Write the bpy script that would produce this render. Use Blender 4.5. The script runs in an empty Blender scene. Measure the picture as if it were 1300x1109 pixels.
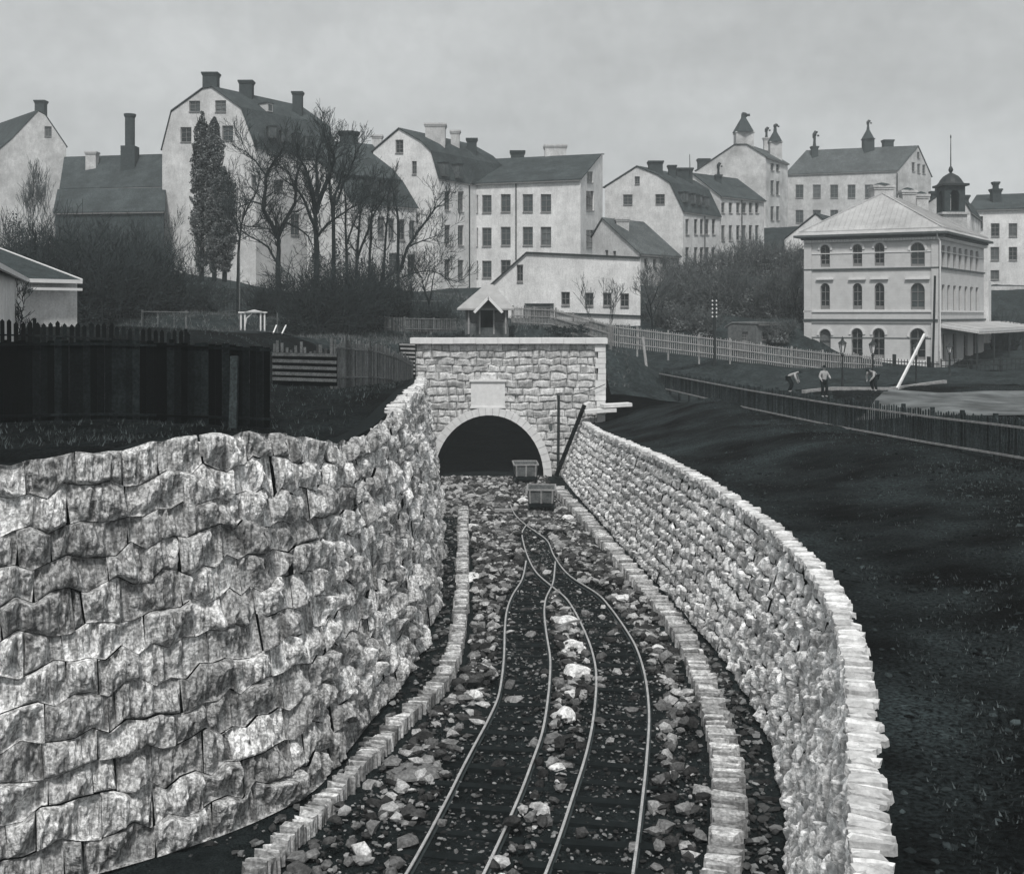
import bpy, math, random
import numpy as np
from mathutils import Vector, noise
from mathutils.geometry import tessellate_polygon

random.seed(11)
PI = math.pi
F = 1394.0; HX = 650.0; HY = 400.0; ZC = 10.7      # lens in photo pixels, eye height above the cutting floor
sc = bpy.context.scene
col = sc.collection

def W(px, py, d):
    return Vector(((px-HX)*d/F, d, ZC-(py-HY)*d/F))
def XY(px, d): return Vector(((px-HX)*d/F, d, 0))

# ------------------------------------------------------------------ materials
def tint(v, k=1.0):
    t = max(0.0, 1.0-min(1.0, v/0.16))*k
    return (v*(1-0.26*t), v*(1+0.0*t), v*(1+0.05*t), 1)

def mat(name, v, var=0.25, scale=4.0, rough=0.9, bump=0.25, bscale=30.0, island=0.0, streak=0.0, lines=None, bdist=0.03, spec=0.05, metal=0.0, fine=0.0, mott=0.0):
    m = bpy.data.materials.new(name); m.use_nodes = True
    nt = m.node_tree; N = nt.nodes; L = nt.links
    for n in list(N): N.remove(n)
    out = N.new('ShaderNodeOutputMaterial'); b = N.new('ShaderNodeBsdfPrincipled')
    L.new(b.outputs[0], out.inputs[0])
    b.inputs['Roughness'].default_value = rough
    b.inputs['Specular IOR Level'].default_value = spec
    b.inputs['Metallic'].default_value = metal
    tc = N.new('ShaderNodeTexCoord')
    n1 = N.new('ShaderNodeTexNoise'); n1.inputs['Scale'].default_value = scale; n1.inputs['Detail'].default_value = 8
    n1.inputs['Roughness'].default_value = 0.65
    L.new(tc.outputs['Object'], n1.inputs['Vector'])
    r = N.new('ShaderNodeMapRange'); r.inputs[1].default_value = 0.3; r.inputs[2].default_value = 0.7
    r.inputs[3].default_value = 1-var; r.inputs[4].default_value = 1+var
    L.new(n1.outputs[0], r.inputs[0])
    cur = r.outputs[0]
    def mul(a, bsock):
        mm = N.new('ShaderNodeMath'); mm.operation = 'MULTIPLY'; L.new(a, mm.inputs[0]); L.new(bsock, mm.inputs[1]); return mm.outputs[0]
    if mott:
        n4 = N.new('ShaderNodeTexNoise'); n4.inputs['Scale'].default_value = 0.35; n4.inputs['Detail'].default_value = 4
        L.new(tc.outputs['Object'], n4.inputs['Vector'])
        r4 = N.new('ShaderNodeMapRange'); r4.inputs[1].default_value = 0.35; r4.inputs[2].default_value = 0.65
        r4.inputs[3].default_value = 1-mott; r4.inputs[4].default_value = 1+mott
        L.new(n4.outputs[0], r4.inputs[0]); cur = mul(cur, r4.outputs[0])
    if fine:
        n3 = N.new('ShaderNodeTexNoise'); n3.inputs['Scale'].default_value = bscale; n3.inputs['Detail'].default_value = 6
        L.new(tc.outputs['Object'], n3.inputs['Vector'])
        r3 = N.new('ShaderNodeMapRange'); r3.inputs[1].default_value = 0.35; r3.inputs[2].default_value = 0.65
        r3.inputs[3].default_value = 1-fine; r3.inputs[4].default_value = 1+fine
        L.new(n3.outputs[0], r3.inputs[0]); cur = mul(cur, r3.outputs[0])
    if island:
        g = N.new('ShaderNodeNewGeometry'); r2 = N.new('ShaderNodeMapRange')
        r2.inputs[3].default_value = max(.12, 1-island); r2.inputs[4].default_value = 1+island
        src = g.outputs['Random Per Island']
        if island > 0.6:
            pw_ = N.new('ShaderNodeMath'); pw_.operation = 'POWER'; L.new(src, pw_.inputs[0]); pw_.inputs[1].default_value = 2.6; src = pw_.outputs[0]
        L.new(src, r2.inputs[0]); cur = mul(cur, r2.outputs[0])
    if streak:
        mp = N.new('ShaderNodeMapping'); mp.inputs['Scale'].default_value = (6.5, 6.5, 1.0)
        L.new(tc.outputs['Object'], mp.inputs[0])
        n2 = N.new('ShaderNodeTexNoise'); n2.inputs['Scale'].default_value = 1.0; n2.inputs['Detail'].default_value = 7; n2.inputs['Roughness'].default_value = 0.7
        L.new(mp.outputs[0], n2.inputs['Vector'])
        r2 = N.new('ShaderNodeMapRange'); r2.inputs[1].default_value = 0.42; r2.inputs[2].default_value = 0.56
        r2.inputs[3].default_value = 1-streak; r2.inputs[4].default_value = 1
        L.new(n2.outputs[0], r2.inputs[0]); cur = mul(cur, r2.outputs[0])
    if lines:                        # (scale, strength, axis vector) roof ribs, boards, tiles
        for (ls, st, ax) in lines:
            w = N.new('ShaderNodeTexWave'); w.wave_type = 'BANDS'; w.bands_direction = ax
            w.inputs['Scale'].default_value = ls; w.inputs['Distortion'].default_value = 0.6; w.inputs['Detail'].default_value = 2
            L.new(tc.outputs['Object'], w.inputs['Vector'])
            rr = N.new('ShaderNodeMapRange'); rr.inputs[1].default_value = 0.0; rr.inputs[2].default_value = 0.35
            rr.inputs[3].default_value = 1-st; rr.inputs[4].default_value = 1
            L.new(w.outputs[1], rr.inputs[0]); cur = mul(cur, rr.outputs[0])
    vm = N.new('ShaderNodeVectorMath'); vm.operation = 'SCALE'
    vm.inputs[0].default_value = tint(v)[:3]
    L.new(cur, vm.inputs['Scale']); L.new(vm.outputs[0], b.inputs['Base Color'])
    if bump:
        nb = N.new('ShaderNodeTexNoise'); nb.inputs['Scale'].default_value = bscale; nb.inputs['Detail'].default_value = 5
        L.new(tc.outputs['Object'], nb.inputs['Vector'])
        bp = N.new('ShaderNodeBump'); bp.inputs['Strength'].default_value = bump; bp.inputs['Distance'].default_value = bdist
        L.new(nb.outputs[0], bp.inputs['Height']); L.new(bp.outputs[0], b.inputs['Normal'])
    return m

M = {}
M['stone'] = mat('rock_faced_granite', 0.66, 0.22, 1.6, 0.85, 1.0, 16, island=0.40, streak=0.62, bdist=0.05, fine=0.42, mott=.10)
M['stone_small'] = mat('small_rock_granite', 0.84, 0.28, 3.0, 0.85, 0.9, 14, island=0.32, streak=0.42, bdist=0.05, fine=0.2)
M['kerb'] = mat('kerb_slabs', 0.46, 0.35, 4, 0.85, 0.8, 14, island=0.58, streak=0.3, fine=0.3)
M['stone_dull'] = mat('dull_granite', 0.16, 0.4, 4, 0.85, 0.8, 14, fine=0.3)
M['cap'] = mat('coping_granite', 0.60, 0.28, 5, 0.8, 0.7, 14, island=0.30, bdist=0.04, fine=0.12)
M['joint'] = mat('dark_joint', 0.012, 0.3)
M['portal'] = mat('portal_rubble', 0.60, 0.30, 3.0, 0.85, 0.6, 12, island=0.22, streak=0.25, bdist=0.04, fine=0.1)
M['ashlar'] = mat('dressed_pale_stone', 0.74, 0.12, 3, 0.8, 0.2, 20)
M['mortar'] = mat('mortar', 0.11, 0.3, 6)
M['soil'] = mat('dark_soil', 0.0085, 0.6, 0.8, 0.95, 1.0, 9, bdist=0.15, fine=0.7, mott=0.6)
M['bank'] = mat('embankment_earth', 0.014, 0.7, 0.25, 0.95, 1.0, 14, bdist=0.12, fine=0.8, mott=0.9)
M['hill'] = mat('hill_scrub_ground', 0.032, 0.6, 0.8, 0.95, 1.0, 5, bdist=0.15, fine=0.4)
M['ballast'] = mat('ballast_ground', 0.016, 0.6, 3.0, 0.95, 1.0, 22, bdist=0.06, fine=0.5, mott=0.3)
M['rubble'] = mat('broken_granite', 0.26, 0.5, 4, 0.85, 0.6, 18, island=0.95, fine=.3)
M['clod'] = mat('earth_clods', 0.034, 0.5, 4, 0.95, 0.5, 18, island=0.95)
M['gravel'] = mat('gravel', 0.15, 0.5, 4, 0.9, 0.3, 30, island=0.85)
M['tunnel'] = mat('tunnel_brick', 0.02, 0.3)
M['rail'] = mat('worn_rail_steel', 0.46, 0.25, 3, 0.45, 0.1, 30, spec=0.5, metal=0.25, fine=0.2)
M['railside'] = mat('rail_rust', 0.05, 0.3)
M['wood'] = mat('weathered_wood', 0.13, 0.4, 3, 0.9, 0.5, 20, fine=0.3, island=.5)
M['wood_pale'] = mat('pale_wood', 0.30, 0.3, 3, 0.9, 0.4, 20, fine=0.2)
M['wood_dark'] = mat('tarred_wood', 0.008, 0.5, 1.5, 0.9, 0.5, 12, fine=0.4, island=.9)
M['wood_mid'] = mat('dark_wood', 0.045, 0.4, 2, 0.9, 0.5, 12, fine=0.4, island=.55)
M['sleeper'] = mat('sleeper_wood', 0.014, 0.4, 3)
M['white'] = mat('white_paint', 0.75, 0.08, 3, 0.6, 0.1)
M['plaster'] = mat('lime_plaster', 0.62, 0.16, 1.1, 0.9, 0.3, 9, mott=0.12, fine=0.12, streak=.10)
M['plaster_b'] = mat('aged_plaster', 0.54, 0.18, 1.1, 0.9, 0.3, 9, mott=0.15, fine=0.12, streak=.12)
M['plaster_w'] = mat('bright_plaster', 0.72, 0.14, 1.1, 0.9, 0.3, 9, mott=0.10, fine=0.10, streak=.10)
M['plaster_p'] = mat('patched_plaster', 0.54, 0.25, 0.5, 0.9, 0.3, 8, mott=0.22, fine=0.14)
M['station'] = mat('station_render', 0.56, 0.10, 1.5, 0.85, 0.15, 20, fine=0.06, lines=[(2.2, 0.10, 'Z')])
M['trim'] = mat('station_trim', 0.68, 0.1, 2, 0.8, 0.1)
M['trim_dark'] = mat('station_cornice', 0.10, 0.2, 2, 0.8, 0.1)
M['roof'] = mat('dark_tiles', 0.066, 0.3, 1.2, 0.9, 0.6, 10, mott=0.2, lines=[(2.6, 0.25, 'Z')], fine=0.5)
M['roof_mid'] = mat('grey_tiles', 0.10, 0.28, 1.2, 0.9, 0.6, 10, mott=0.18, lines=[(2.6, 0.22, 'Z')], fine=0.5)
M['roof_metal'] = mat('sheet_metal_roof', 0.40, 0.16, 0.8, 0.6, 0.2, 5, mott=0.12, spec=0.4, fine=.06)
M['roof_hut'] = mat('hut_roof', 0.36, 0.15, 1.5, 0.8, 0.2)
M['brick'] = mat('chimney_brick', 0.06, 0.35, 4, 0.9, 0.4, 12)
M['metal'] = mat('dark_iron', 0.02, 0.3, 4, 0.6, 0.1, spec=0.4)
M['glass'] = mat('dull_window_glass', 0.055, 0.35, 0.7, 0.25, 0.05, 2, spec=0.6)
M['glass_pale'] = mat('curtained_window_glass', 0.11, 0.35, 0.7, 0.3, 0.05, 2, spec=0.5)
M['glass_dark'] = mat('dark_window_glass', 0.015, 0.4, 0.7, 0.2, 0.05, 2, spec=0.5)
M['frame'] = mat('window_frame_paint', 0.20, 0.15, 3, 0.7, 0.1)
M['bark'] = mat('bark', 0.022, 0.4, 5, 0.95, 0.6, 12)
M['twig'] = mat('twigs', 0.040, 0.35, 3, 0.95, 0)
M['twig_mid'] = mat('brush_twigs', 0.11, 0.35, 3, 0.95, 0, island=0.4)
M['leaf'] = mat('dark_leaves', 0.028, 0.4, 2, 0.8, 0, island=0.6)
M['leaf_mid'] = mat('poplar_leaves', 0.12, 0.4, 2, 0.8, 0, island=0.6)
M['grass'] = mat('dead_grass', 0.065, 0.4, 2, 0.9, 0, island=0.8)
M['sand'] = mat('sandy_road', 0.12, 0.35, 0.7, 0.9, 0.5, 6, mott=0.3)
M['skin'] = mat('skin', 0.35, 0.05, 3, 0.7, 0)
M['cloth_w'] = mat('pale_shirt', 0.38, 0.1, 3, 0.9, 0.1)
M['cloth_d'] = mat('dark_cloth', 0.02, 0.2, 3, 0.9, 0.1)

# ------------------------------------------------------------------ mesh helper
class MB:
    def __init__(s): s.v = []; s.f = []; s.m = []
    def add(s, vs, fs, mi=0):
        o = len(s.v); s.v.extend([tuple(p) for p in vs])
        s.f.extend([tuple(i+o for i in f) for f in fs]); s.m.extend([mi]*len(fs))
    def box(s, c, hx, hy, hz, ux=None, mi=0, uz=None):
        ux = (ux or Vector((1, 0, 0))).normalized()
        uz = (uz or Vector((0, 0, 1))).normalized()
        uy = uz.cross(ux).normalized()
        c = Vector(c); P = []
        for k in (-1, 1):
            for a, b in ((-1, -1), (1, -1), (1, 1), (-1, 1)):
                P.append(c+ux*hx*a+uy*hy*b+uz*hz*k)
        s.add(P, [(3, 2, 1, 0), (4, 5, 6, 7), (0, 1, 5, 4), (1, 2, 6, 5), (2, 3, 7, 6), (3, 0, 4, 7)], mi)
    def bar(s, a, b, w, h, up=None, mi=0):
        a = Vector(a); b = Vector(b); d = b-a
        if d.length < 1e-6: return
        ux = d.normalized(); up = up or Vector((0, 0, 1))
        if abs(ux.dot(up)) > 0.98: up = Vector((0, 1, 0))
        side = up.cross(ux).normalized(); uz = ux.cross(side).normalized()
        s.box((a+b)/2, d.length/2, w/2, h/2, ux, mi, uz)
    def tube(s, pts, rad, n=6, mi=0, cap=True):
        pts = [Vector(p) for p in pts]; rings = []
        prev = None
        for i, p in enumerate(pts):
            t = (pts[min(i+1, len(pts)-1)]-pts[max(i-1, 0)])
            if t.length < 1e-9: t = Vector((0, 0, 1))
            t.normalize()
            a = prev if prev is not None else (Vector((1, 0, 0)) if abs(t.x) < 0.9 else Vector((0, 1, 0)))
            a = (a-t*a.dot(t))
            if a.length < 1e-6: a = t.orthogonal()
            a.normalize(); b = t.cross(a); prev = a
            r = rad[i] if hasattr(rad, '__len__') else rad
            rings.append([p+(a*math.cos(2*PI*k/n)+b*math.sin(2*PI*k/n))*r for k in range(n)])
        vs = [q for R in rings for q in R]; fs = []
        for i in range(len(pts)-1):
            for k in range(n):
                fs.append((i*n+k, i*n+(k+1) % n, (i+1)*n+(k+1) % n, (i+1)*n+k))
        if cap and n > 2:
            fs.append(tuple(range(n-1, -1, -1))); fs.append(tuple((len(pts)-1)*n+k for k in range(n)))
        s.add(vs, fs, mi)
    def lathe(s, c, prof, n=12, mi=0):
        c = Vector(c); vs = []; fs = []
        for r, z in prof:
            for k in range(n): vs.append(c+Vector((r*math.cos(2*PI*k/n), r*math.sin(2*PI*k/n), z)))
        for i in range(len(prof)-1):
            for k in range(n): fs.append((i*n+k, i*n+(k+1) % n, (i+1)*n+(k+1) % n, (i+1)*n+k))
        fs.append(tuple(range(n-1, -1, -1))); fs.append(tuple((len(prof)-1)*n+k for k in range(n)))
        s.add(vs, fs, mi)
    def slab(s, pts, nrm, th, mi=0):
        """closed slab: polygon pts pushed back along -nrm by th"""
        n = len(pts); nrm = Vector(nrm).normalized(); P = [Vector(p) for p in pts]
        vs = P+[p-nrm*th for p in P]
        fs = [tuple(range(n)), tuple(range(2*n-1, n-1, -1))]
        for k in range(n): fs.append((k, k+n, (k+1) % n+n, (k+1) % n))
        s.add(vs, fs, mi)
    def build(s, name, mats, parent=None, smooth=False):
        me = bpy.data.meshes.new(name); me.from_pydata(s.v, [], s.f)
        if not isinstance(mats, (list, tuple)): mats = [mats]
        for m in mats: me.materials.append(m)
        if len(mats) > 1: me.polygons.foreach_set('material_index', s.m)
        if smooth: me.polygons.foreach_set('use_smooth', [True]*len(s.f))
        me.update()
        o = bpy.data.objects.new(name, me); col.objects.link(o)
        if parent is not None:
            o.parent = parent; o.matrix_parent_inverse = parent.matrix_world.inverted() if False else o.matrix_parent_inverse
            root = parent
            off = Vector((0, 0, 0))
            while root is not None: off += Vector(root.location); root = root.parent
            o.location = -off
        return o

def thing(name, label, cat, loc=(0, 0, 0), group=None):
    o = bpy.data.objects.new(name, None); col.objects.link(o); o.location = loc
    o.empty_display_size = 0.3
    o['label'] = label; o['category'] = cat
    if group: o['group'] = group
    return o
def tag(o, label, cat, group=None, kind=None):
    if label: o['label'] = label
    if cat: o['category'] = cat
    if group: o['group'] = group
    if kind: o['kind'] = kind
    return o
def structure(o): o['kind'] = 'structure'; return o
def copy_tree(o, loc, label, parent=None):
    c = o.copy(); col.objects.link(c)
    if parent is None: c.location = loc; c['label'] = label
    else: c.parent = parent
    for ch in [x for x in bpy.data.objects if x.parent == o]: copy_tree(ch, None, None, c)
    return c

def catmull(P, ds):
    out = []; n = len(P)
    for i in range(n-1):
        p0 = P[max(i-1, 0)]; p1 = P[i]; p2 = P[i+1]; p3 = P[min(i+2, n-1)]
        L = (p2-p1)[:2] if False else p2-p1
        k = max(2, int(math.hypot(*[float(x) for x in L[:2]])/ds))
        for j in range(k):
            t = j/k
            out.append(0.5*((2*p1)+(-p0+p2)*t+(2*p0-5*p1+4*p2-p3)*t*t+(-p0+3*p1-3*p2+p3)*t**3))
    out.append(P[-1]); return out

# ------------------------------------------------------------------ retaining wall paths (foot x,y / top x,y,z)
LW = [(-4.93, 73.1, -5.9, 73.1, -4.05), (-3.85, 59.7, -4.8, 59.7, -3.6), (-3.14, 49.7, -4.05, 49.7, -3.15), (-2.78, 42.6, -3.7, 42.6, -2.85),
      (-2.75, 37.3, -3.7, 37.3, -3.0), (-3.0, 33.1, -4.0, 33.1, -3.35), (-3.55, 29.5, -4.6, 29.5, -3.4), (-4.0, 26.6, -5.2, 26.7, -2.94),
      (-4.6, 24.3, -5.9, 24.7, -2.62), (-6.3, 22.2, -7.3, 23.0, -2.64), (-9.0, 20.3, -9.7, 21.3, -2.85), (-13, 18.3, -13.5, 19.5, -2.95), (-20, 15.8, -20.5, 17, -3), (-34, 11.5, -34.5, 12.7, -3.1)]
RW = [(3.2, 73.1, 4.7, 73.1, -7.07), (3.6, 67, 4.95, 66, -6.85), (4.35, 58.5, 5.5, 57, -6.45), (5.1, 49.7, 6.15, 47.5, -6.05), (5.75, 43.2, 6.75, 41.4, -6.0), (6.25, 37.3, 7.15, 36, -6.0),
      (6.5, 33.1, 7.3, 31.5, -6.0), (6.5, 29.8, 7.2, 28, -6.0), (6.35, 27, 7.0, 25.5, -6.0), (5.95, 24.5, 6.6, 22.6, -6.0), (5.2, 21, 5.95, 19.6, -6.0), (4.2, 17.5, 5.2, 16.8, -6.0), (3.1, 14, 4.2, 13.5, -6.0), (1.6, 10, 2.9, 9.9, -6.0), (-3, 2, -1.8, 2, -6)]
def dense(A, ds):
    P = [np.array(a, float) for a in A]
    Q = catmull(P, ds)
    L = [0.0]
    for a, b in zip(Q[:-1], Q[1:]): L.append(L[-1]+float(np.hypot(b[0]-a[0], b[1]-a[1])))
    return Q, L
class Ruled:
    def __init__(s, A, side):
        s.Q, s.L = dense(A, 0.4); s.len = s.L[-1]; s.side = side
        s.arr = np.array(s.Q); s.La = np.array(s.L)
    def raw(s, q):
        return [float(np.interp(q, s.La, s.arr[:, k])) for k in range(5)]
    def at(s, q, v):            # v 0..1 foot to top
        r = s.raw(q)
        return Vector((r[0]+(r[2]-r[0])*v, r[1]+(r[3]-r[1])*v, (r[4]+ZC)*v))
    def frame(s, q):
        a = s.at(max(0, q-0.5), 0.5); b = s.at(min(s.len, q+0.5), 0.5); t = (b-a); t.z = 0; t.normalize()
        up = s.at(q, 1)-s.at(q, 0); h = up.length; up.normalize()
        n = t.cross(up)*s.side; n.normalize()
        return t, up, n, h
left_wall = Ruled(LW, 1); right_wall = Ruled(RW, -1)
# normals must look into the cutting
if left_wall.frame(10)[2].x < 0: left_wall.side *= -1
if right_wall.frame(10)[2].x > 0: right_wall.side *= -1

# ------------------------------------------------------------------ terrain
CT = [  # px, d, rel z
 (40, 20, -3.0), (200, 24, -2.9), (350, 28, -3.1), (430, 33, -3.5), (480, 40, -3.4), (515, 50, -3.5), (520, 65, -4.0), (300, 32, -3.1), (100, 32, -3.1), (-200, 30, -3.1), (-600, 20, -3),
 (100, 45, -2.6), (300, 45, -2.7), (430, 50, -3.6), (500, 70, -3.6), (500, 80, -2.3), (60, 60, -0.8), (180, 62, -0.8), (-200, 60, -0.5),
 (300, 75, -1.2), (400, 80, -1.6), (250, 90, 0.0), (400, 95, -0.3), (100, 90, 0.5), (330, 120, 2.4), (480, 120, 2.6), (150, 130, 5.0), (60, 160, 9.5), (-200, 160, 9),
 (560, 80, -2.0), (620, 80, -1.9), (700, 80, -1.9), (760, 80, -2.2), (620, 95, -0.8), (700, 105, -0.5), (810, 105, -1.0), (640, 90, -1.0),
 (600, 135, 3.0), (720, 135, 3.2), (820, 125, 3.2), (780, 75, -5.2), (780, 84, -3.6), (860, 75, -6.0), (850, 88, -4.6), (900, 80, -5.6), (900, 92, -3.4),
 (900, 112, 0.2), (960, 110, -0.5), (870, 130, 4.0), (950, 130, 4.6), (900, 150, 6.0), (1000, 130, 5.0), (1000, 160, 8), (985, 185, 14.5), (1050, 200, 14.5), (1150, 205, 14.5), (900, 200, 15), (700, 220, 14), (400, 220, 10),
 (1000, 96, -4.3), (1100, 96, -4.6), (1270, 96, -4.6), (1500, 90, -4.6), (1100, 118, -4.0), (1250, 120, -3.8), (1400, 130, 0), (1260, 150, 4.0), (1500, 160, 6),
 (1100, 66, -4.75), (1250, 60, -4.75), (1270, 45, -4.85), (1000, 65, -4.95), (1500, 50, -4.8), (940, 60, -5.3), (1100, 45, -5.15), (1000, 40, -5.6), (1250, 30, -5.5), (1100, 22, -6.0), (1400, 20, -5.9), (1800, 12, -5.8), (1300, 10, -6.0), (900, 6, -6)]
CTP = np.array([((p-HX)*d/F, d, z) for p, d, z in CT])
def H(x, y):
    x = np.asarray(x, float); y = np.asarray(y, float)
    sc_ = 1.0/(6+0.10*np.clip(y, 0, 300))
    num = np.zeros_like(x*y); den = np.zeros_like(num)
    for cx, cy, cz in CTP:
        s2 = ((x-cx)**2+(y-cy)**2)*sc_**2+0.03
        w = 1/s2**2.2
        num = num+w*cz; den = den+w
    h = num/den
    nz = 0.25*np.sin(x*0.31+1.3*np.sin(y*0.17))*np.sin(y*0.23+x*0.11)+0.10*np.sin(x*0.9+y*0.4)*np.sin(y*1.1-x*0.3)
    return h+ZC+nz*np.clip((y-20)/60, 0.25, 1)
def smooth01(t): t = np.clip(t, 0, 1); return t*t*(3-2*t)

def grid_mesh(name, X, Y, Z, m):
    r, c = X.shape
    vs = np.stack([X, Y, Z], -1).reshape(-1, 3)
    idx = np.arange(r*c).reshape(r, c)
    fs = np.stack([idx[:-1, :-1], idx[:-1, 1:], idx[1:, 1:], idx[1:, :-1]], -1).reshape(-1, 4)
    me = bpy.data.meshes.new(name); me.from_pydata(vs.tolist(), [], fs.tolist()); me.materials.append(m)
    me.polygons.foreach_set('use_smooth', [True]*len(fs))
    o = bpy.data.objects.new(name, me); col.objects.link(o); return structure(o)

def wall_top_at(Wl, ys):
    a = Wl.arr; o = np.argsort(a[:, 3]); yy = a[o, 3]
    return np.interp(ys, yy, a[o, 2]), np.interp(ys, yy, a[o, 4])+ZC
ys = np.concatenate([np.arange(-6, 73.0, 0.35), [73.6]])
t = np.concatenate([[0, 0.3, 0.6], np.cumsum(np.linspace(0.3, 4.5, 70))+0.6]); t = t/t[-1]*210
tn = smooth01(t/7.0)
rnd = np.random.RandomState(4)
def bank(sign, Wl, name, off):
    tx, tz = wall_top_at(Wl, ys)
    X = tx[:, None]+sign*(off+t[None, :]); Y = np.repeat(ys[:, None], len(t), 1)
    Hh = H(X, Y); Z = (tz[:, None]-0.12)*(1-tn)+Hh*tn
    Z = Z+rnd.normal(0, 0.025, Z.shape)*(t[None, :] > 1)
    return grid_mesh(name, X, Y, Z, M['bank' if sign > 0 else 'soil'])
def Rbank_z(x, y):
    tx, tz = wall_top_at(right_wall, y); k = smooth01((x-tx-0.5)/7.0); return float((tz-0.12)*(1-k)+H(x, y)*k)
def Lbank_z(x, y):
    tx, tz = wall_top_at(left_wall, y); k = smooth01((tx-0.6-x)/7.0); return float((tz-0.12)*(1-k)+H(x, y)*k)
def TZ(x, y):
    if y > 73.4: return float(H(x, y))
    return Rbank_z(x, y) if x > 0 else Lbank_z(x, y)
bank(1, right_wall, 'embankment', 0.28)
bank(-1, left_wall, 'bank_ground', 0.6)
# hill beyond the portal
X, Y = np.meshgrid(np.concatenate([np.linspace(-260, -70, 40), np.linspace(-68, 90, 200), np.linspace(92, 300, 40)]), np.concatenate([[73.62], np.linspace(74.2, 160, 130), np.linspace(163, 420, 50)]))
Z = H(X, Y)
k = smooth01((Y-73.6)/3.0)*1.0
pz = 9.0
inp = ((X > -6.8) & (X < 6.6))
Z = np.where(inp, (pz-0.25)*(1-k)+Z*k, Z)
grid_mesh('hillside', X, Y, Z+np.random.RandomState(2).normal(0, 0.03, Z.shape), M['hill'])
# cutting floor
X, Y = np.meshgrid(np.linspace(-46, 14, 150), np.linspace(-8, 110, 260))
Zf = 0.05*np.sin(X*1.3)*np.sin(Y*0.8)+np.random.RandomState(3).normal(0, 0.02, X.shape)
floor = grid_mesh('cutting_floor', X, Y, Zf-0.05, M['ballast'])
# far ground sheet to the horizon
X, Y = np.meshgrid(np.linspace(-1500, 1500, 30), np.linspace(-400, 2600, 30))
Zfar = np.where(Y < 380, -3.0, 14.0)
grid_mesh('ground', X, Y, Zfar, M['hill'])

# ------------------------------------------------------------------ stone courses
def zig(seed, step, amp):
    r = random.Random(seed); K = [r.uniform(-1, 1)*amp for _ in range(int(200/step))]
    offs = [r.uniform(-0.3, 0.3)*step for _ in K]
    def f(s):
        s = max(0, s)/step; i = int(s); 
        return K[i % len(K)]*(1-(s-i))+K[(i+1) % len(K)]*(s-i)
    return f
def stone_face(mb, S, slen, ncourse, lmin, lmax, resf, bulge, zamp, zstep, seed, gap=0.02, rough=1.0, skip=None, clampf=None, dark=0.05, flute=1.0):
    """S.at(s,v), S.frame(s).  courses of rock faced blocks with ragged joints"""
    r = random.Random(seed)
    Z = [zig(seed*31+k, zstep, zamp) for k in range(ncourse+1)]
    Z[0] = lambda s: 0.0
    if zamp > 0.03: Z[ncourse] = zig(seed+5, zstep, zamp*0.5)
    for k in range(ncourse):
        s = -r.uniform(0, lmax)
        while s < slen:
            isd = r.random() < dark
            L = r.uniform(lmin, lmax)*(0.3 if isd else 1)
            s0 = max(0, s); s1 = min(slen, s+L); s += L
            if s1-s0 < 0.08: continue
            smid = (s0+s1)/2
            tv, up, nrm, hh = S.frame(smid)
            if skip and skip(smid, (k+0.5)/ncourse): continue
            nu, nv = resf(smid, s1-s0)
            ch = hh/ncourse; sd = r.uniform(0, 90)
            tu = r.uniform(-1, 1)*0.11*rough; tw = r.uniform(-1, 1)*0.10*rough; base = r.uniform(-0.06, 0.07)*rough - (0.10*rough if isd else 0)
            vs = []; gj = gap
            Ls = s1-s0
            PL = [(r.uniform(.25, .75), r.uniform(.25, .75), r.uniform(-.8, .8), r.uniform(-.7, .9), r.uniform(-.02, .06)) for _ in range(5)]
            wob0 = r.uniform(-1, 1)*0.12*ch; wob1 = r.uniform(-1, 1)*0.12*ch
            ka = r.uniform(0.25, 0.75); kb = r.uniform(0.25, 0.75)
            for j in range(nv+1):
                vv = j/nv
                for i in range(nu+1):
                    uu = i/nu
                    q0 = s0+gj+wob0*(vv-0.5); q1 = s1-gj+wob1*(vv-0.5)
                    q = q0+(q1-q0)*uu
                    vb = (k+Z[k](q)/ch)/ncourse+gj/hh; vt = (k+1+Z[k+1](q)/ch)/ncourse-gj/hh
                    v = vb+(vt-vb)*vv
                    du = min(uu, 1-uu)*(s1-s0); dv = min(vv, 1-vv)*ch
                    e = min(1, min(du, dv)/(0.13*min(ch, 0.8)+0.02)); e = 1-(1-e)**2.2
                    p = S.at(q, v)
                    n1 = noise.noise(Vector((q*2.0*flute, v*hh*0.8, sd)))
                    n2 = abs(noise.noise(Vector((q*3.6*flute+v*hh*.5, v*hh*.7, sd+9))))+.45*abs(noise.noise(Vector((q*8.5*flute-v*hh*.7, v*hh*1.6, sd+2))))
                    n3 = noise.noise(Vector((q*12, v*hh*7, sd+3)))
                    # a chipped ridge across the face
                    rid = -abs((uu-ka)*0.9+(vv-kb)*0.6)*0.25
                    fac = rough*0.80*min((c_+a_*(uu-ua)*Ls+b_*(vv-va)*ch*.9) for ua, va, a_, b_, c_ in PL)
                    h = base+e*(bulge+tu*(uu-0.5)*2+tw*(vv-0.5)*2+rough*(0.10*n1-0.30*n2+0.07*n3)+fac)-(1-e)*0.11
                    h = max(h, -0.20)
                    p = p+nrm*h
                    if clampf: p = clampf(p)
                    vs.append(p)
            fs = []
            for j in range(nv):
                for i in range(nu):
                    a = j*(nu+1)+i; fs.append((a, a+1, a+nu+2, a+nu+1))
            # orientation
            a, b, c = vs[fs[0][0]], vs[fs[0][1]], vs[fs[0][2]]
            if (b-a).cross(c-a).dot(nrm) < 0: fs = [f[::-1] for f in fs]
            mb.add(vs, fs)

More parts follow.
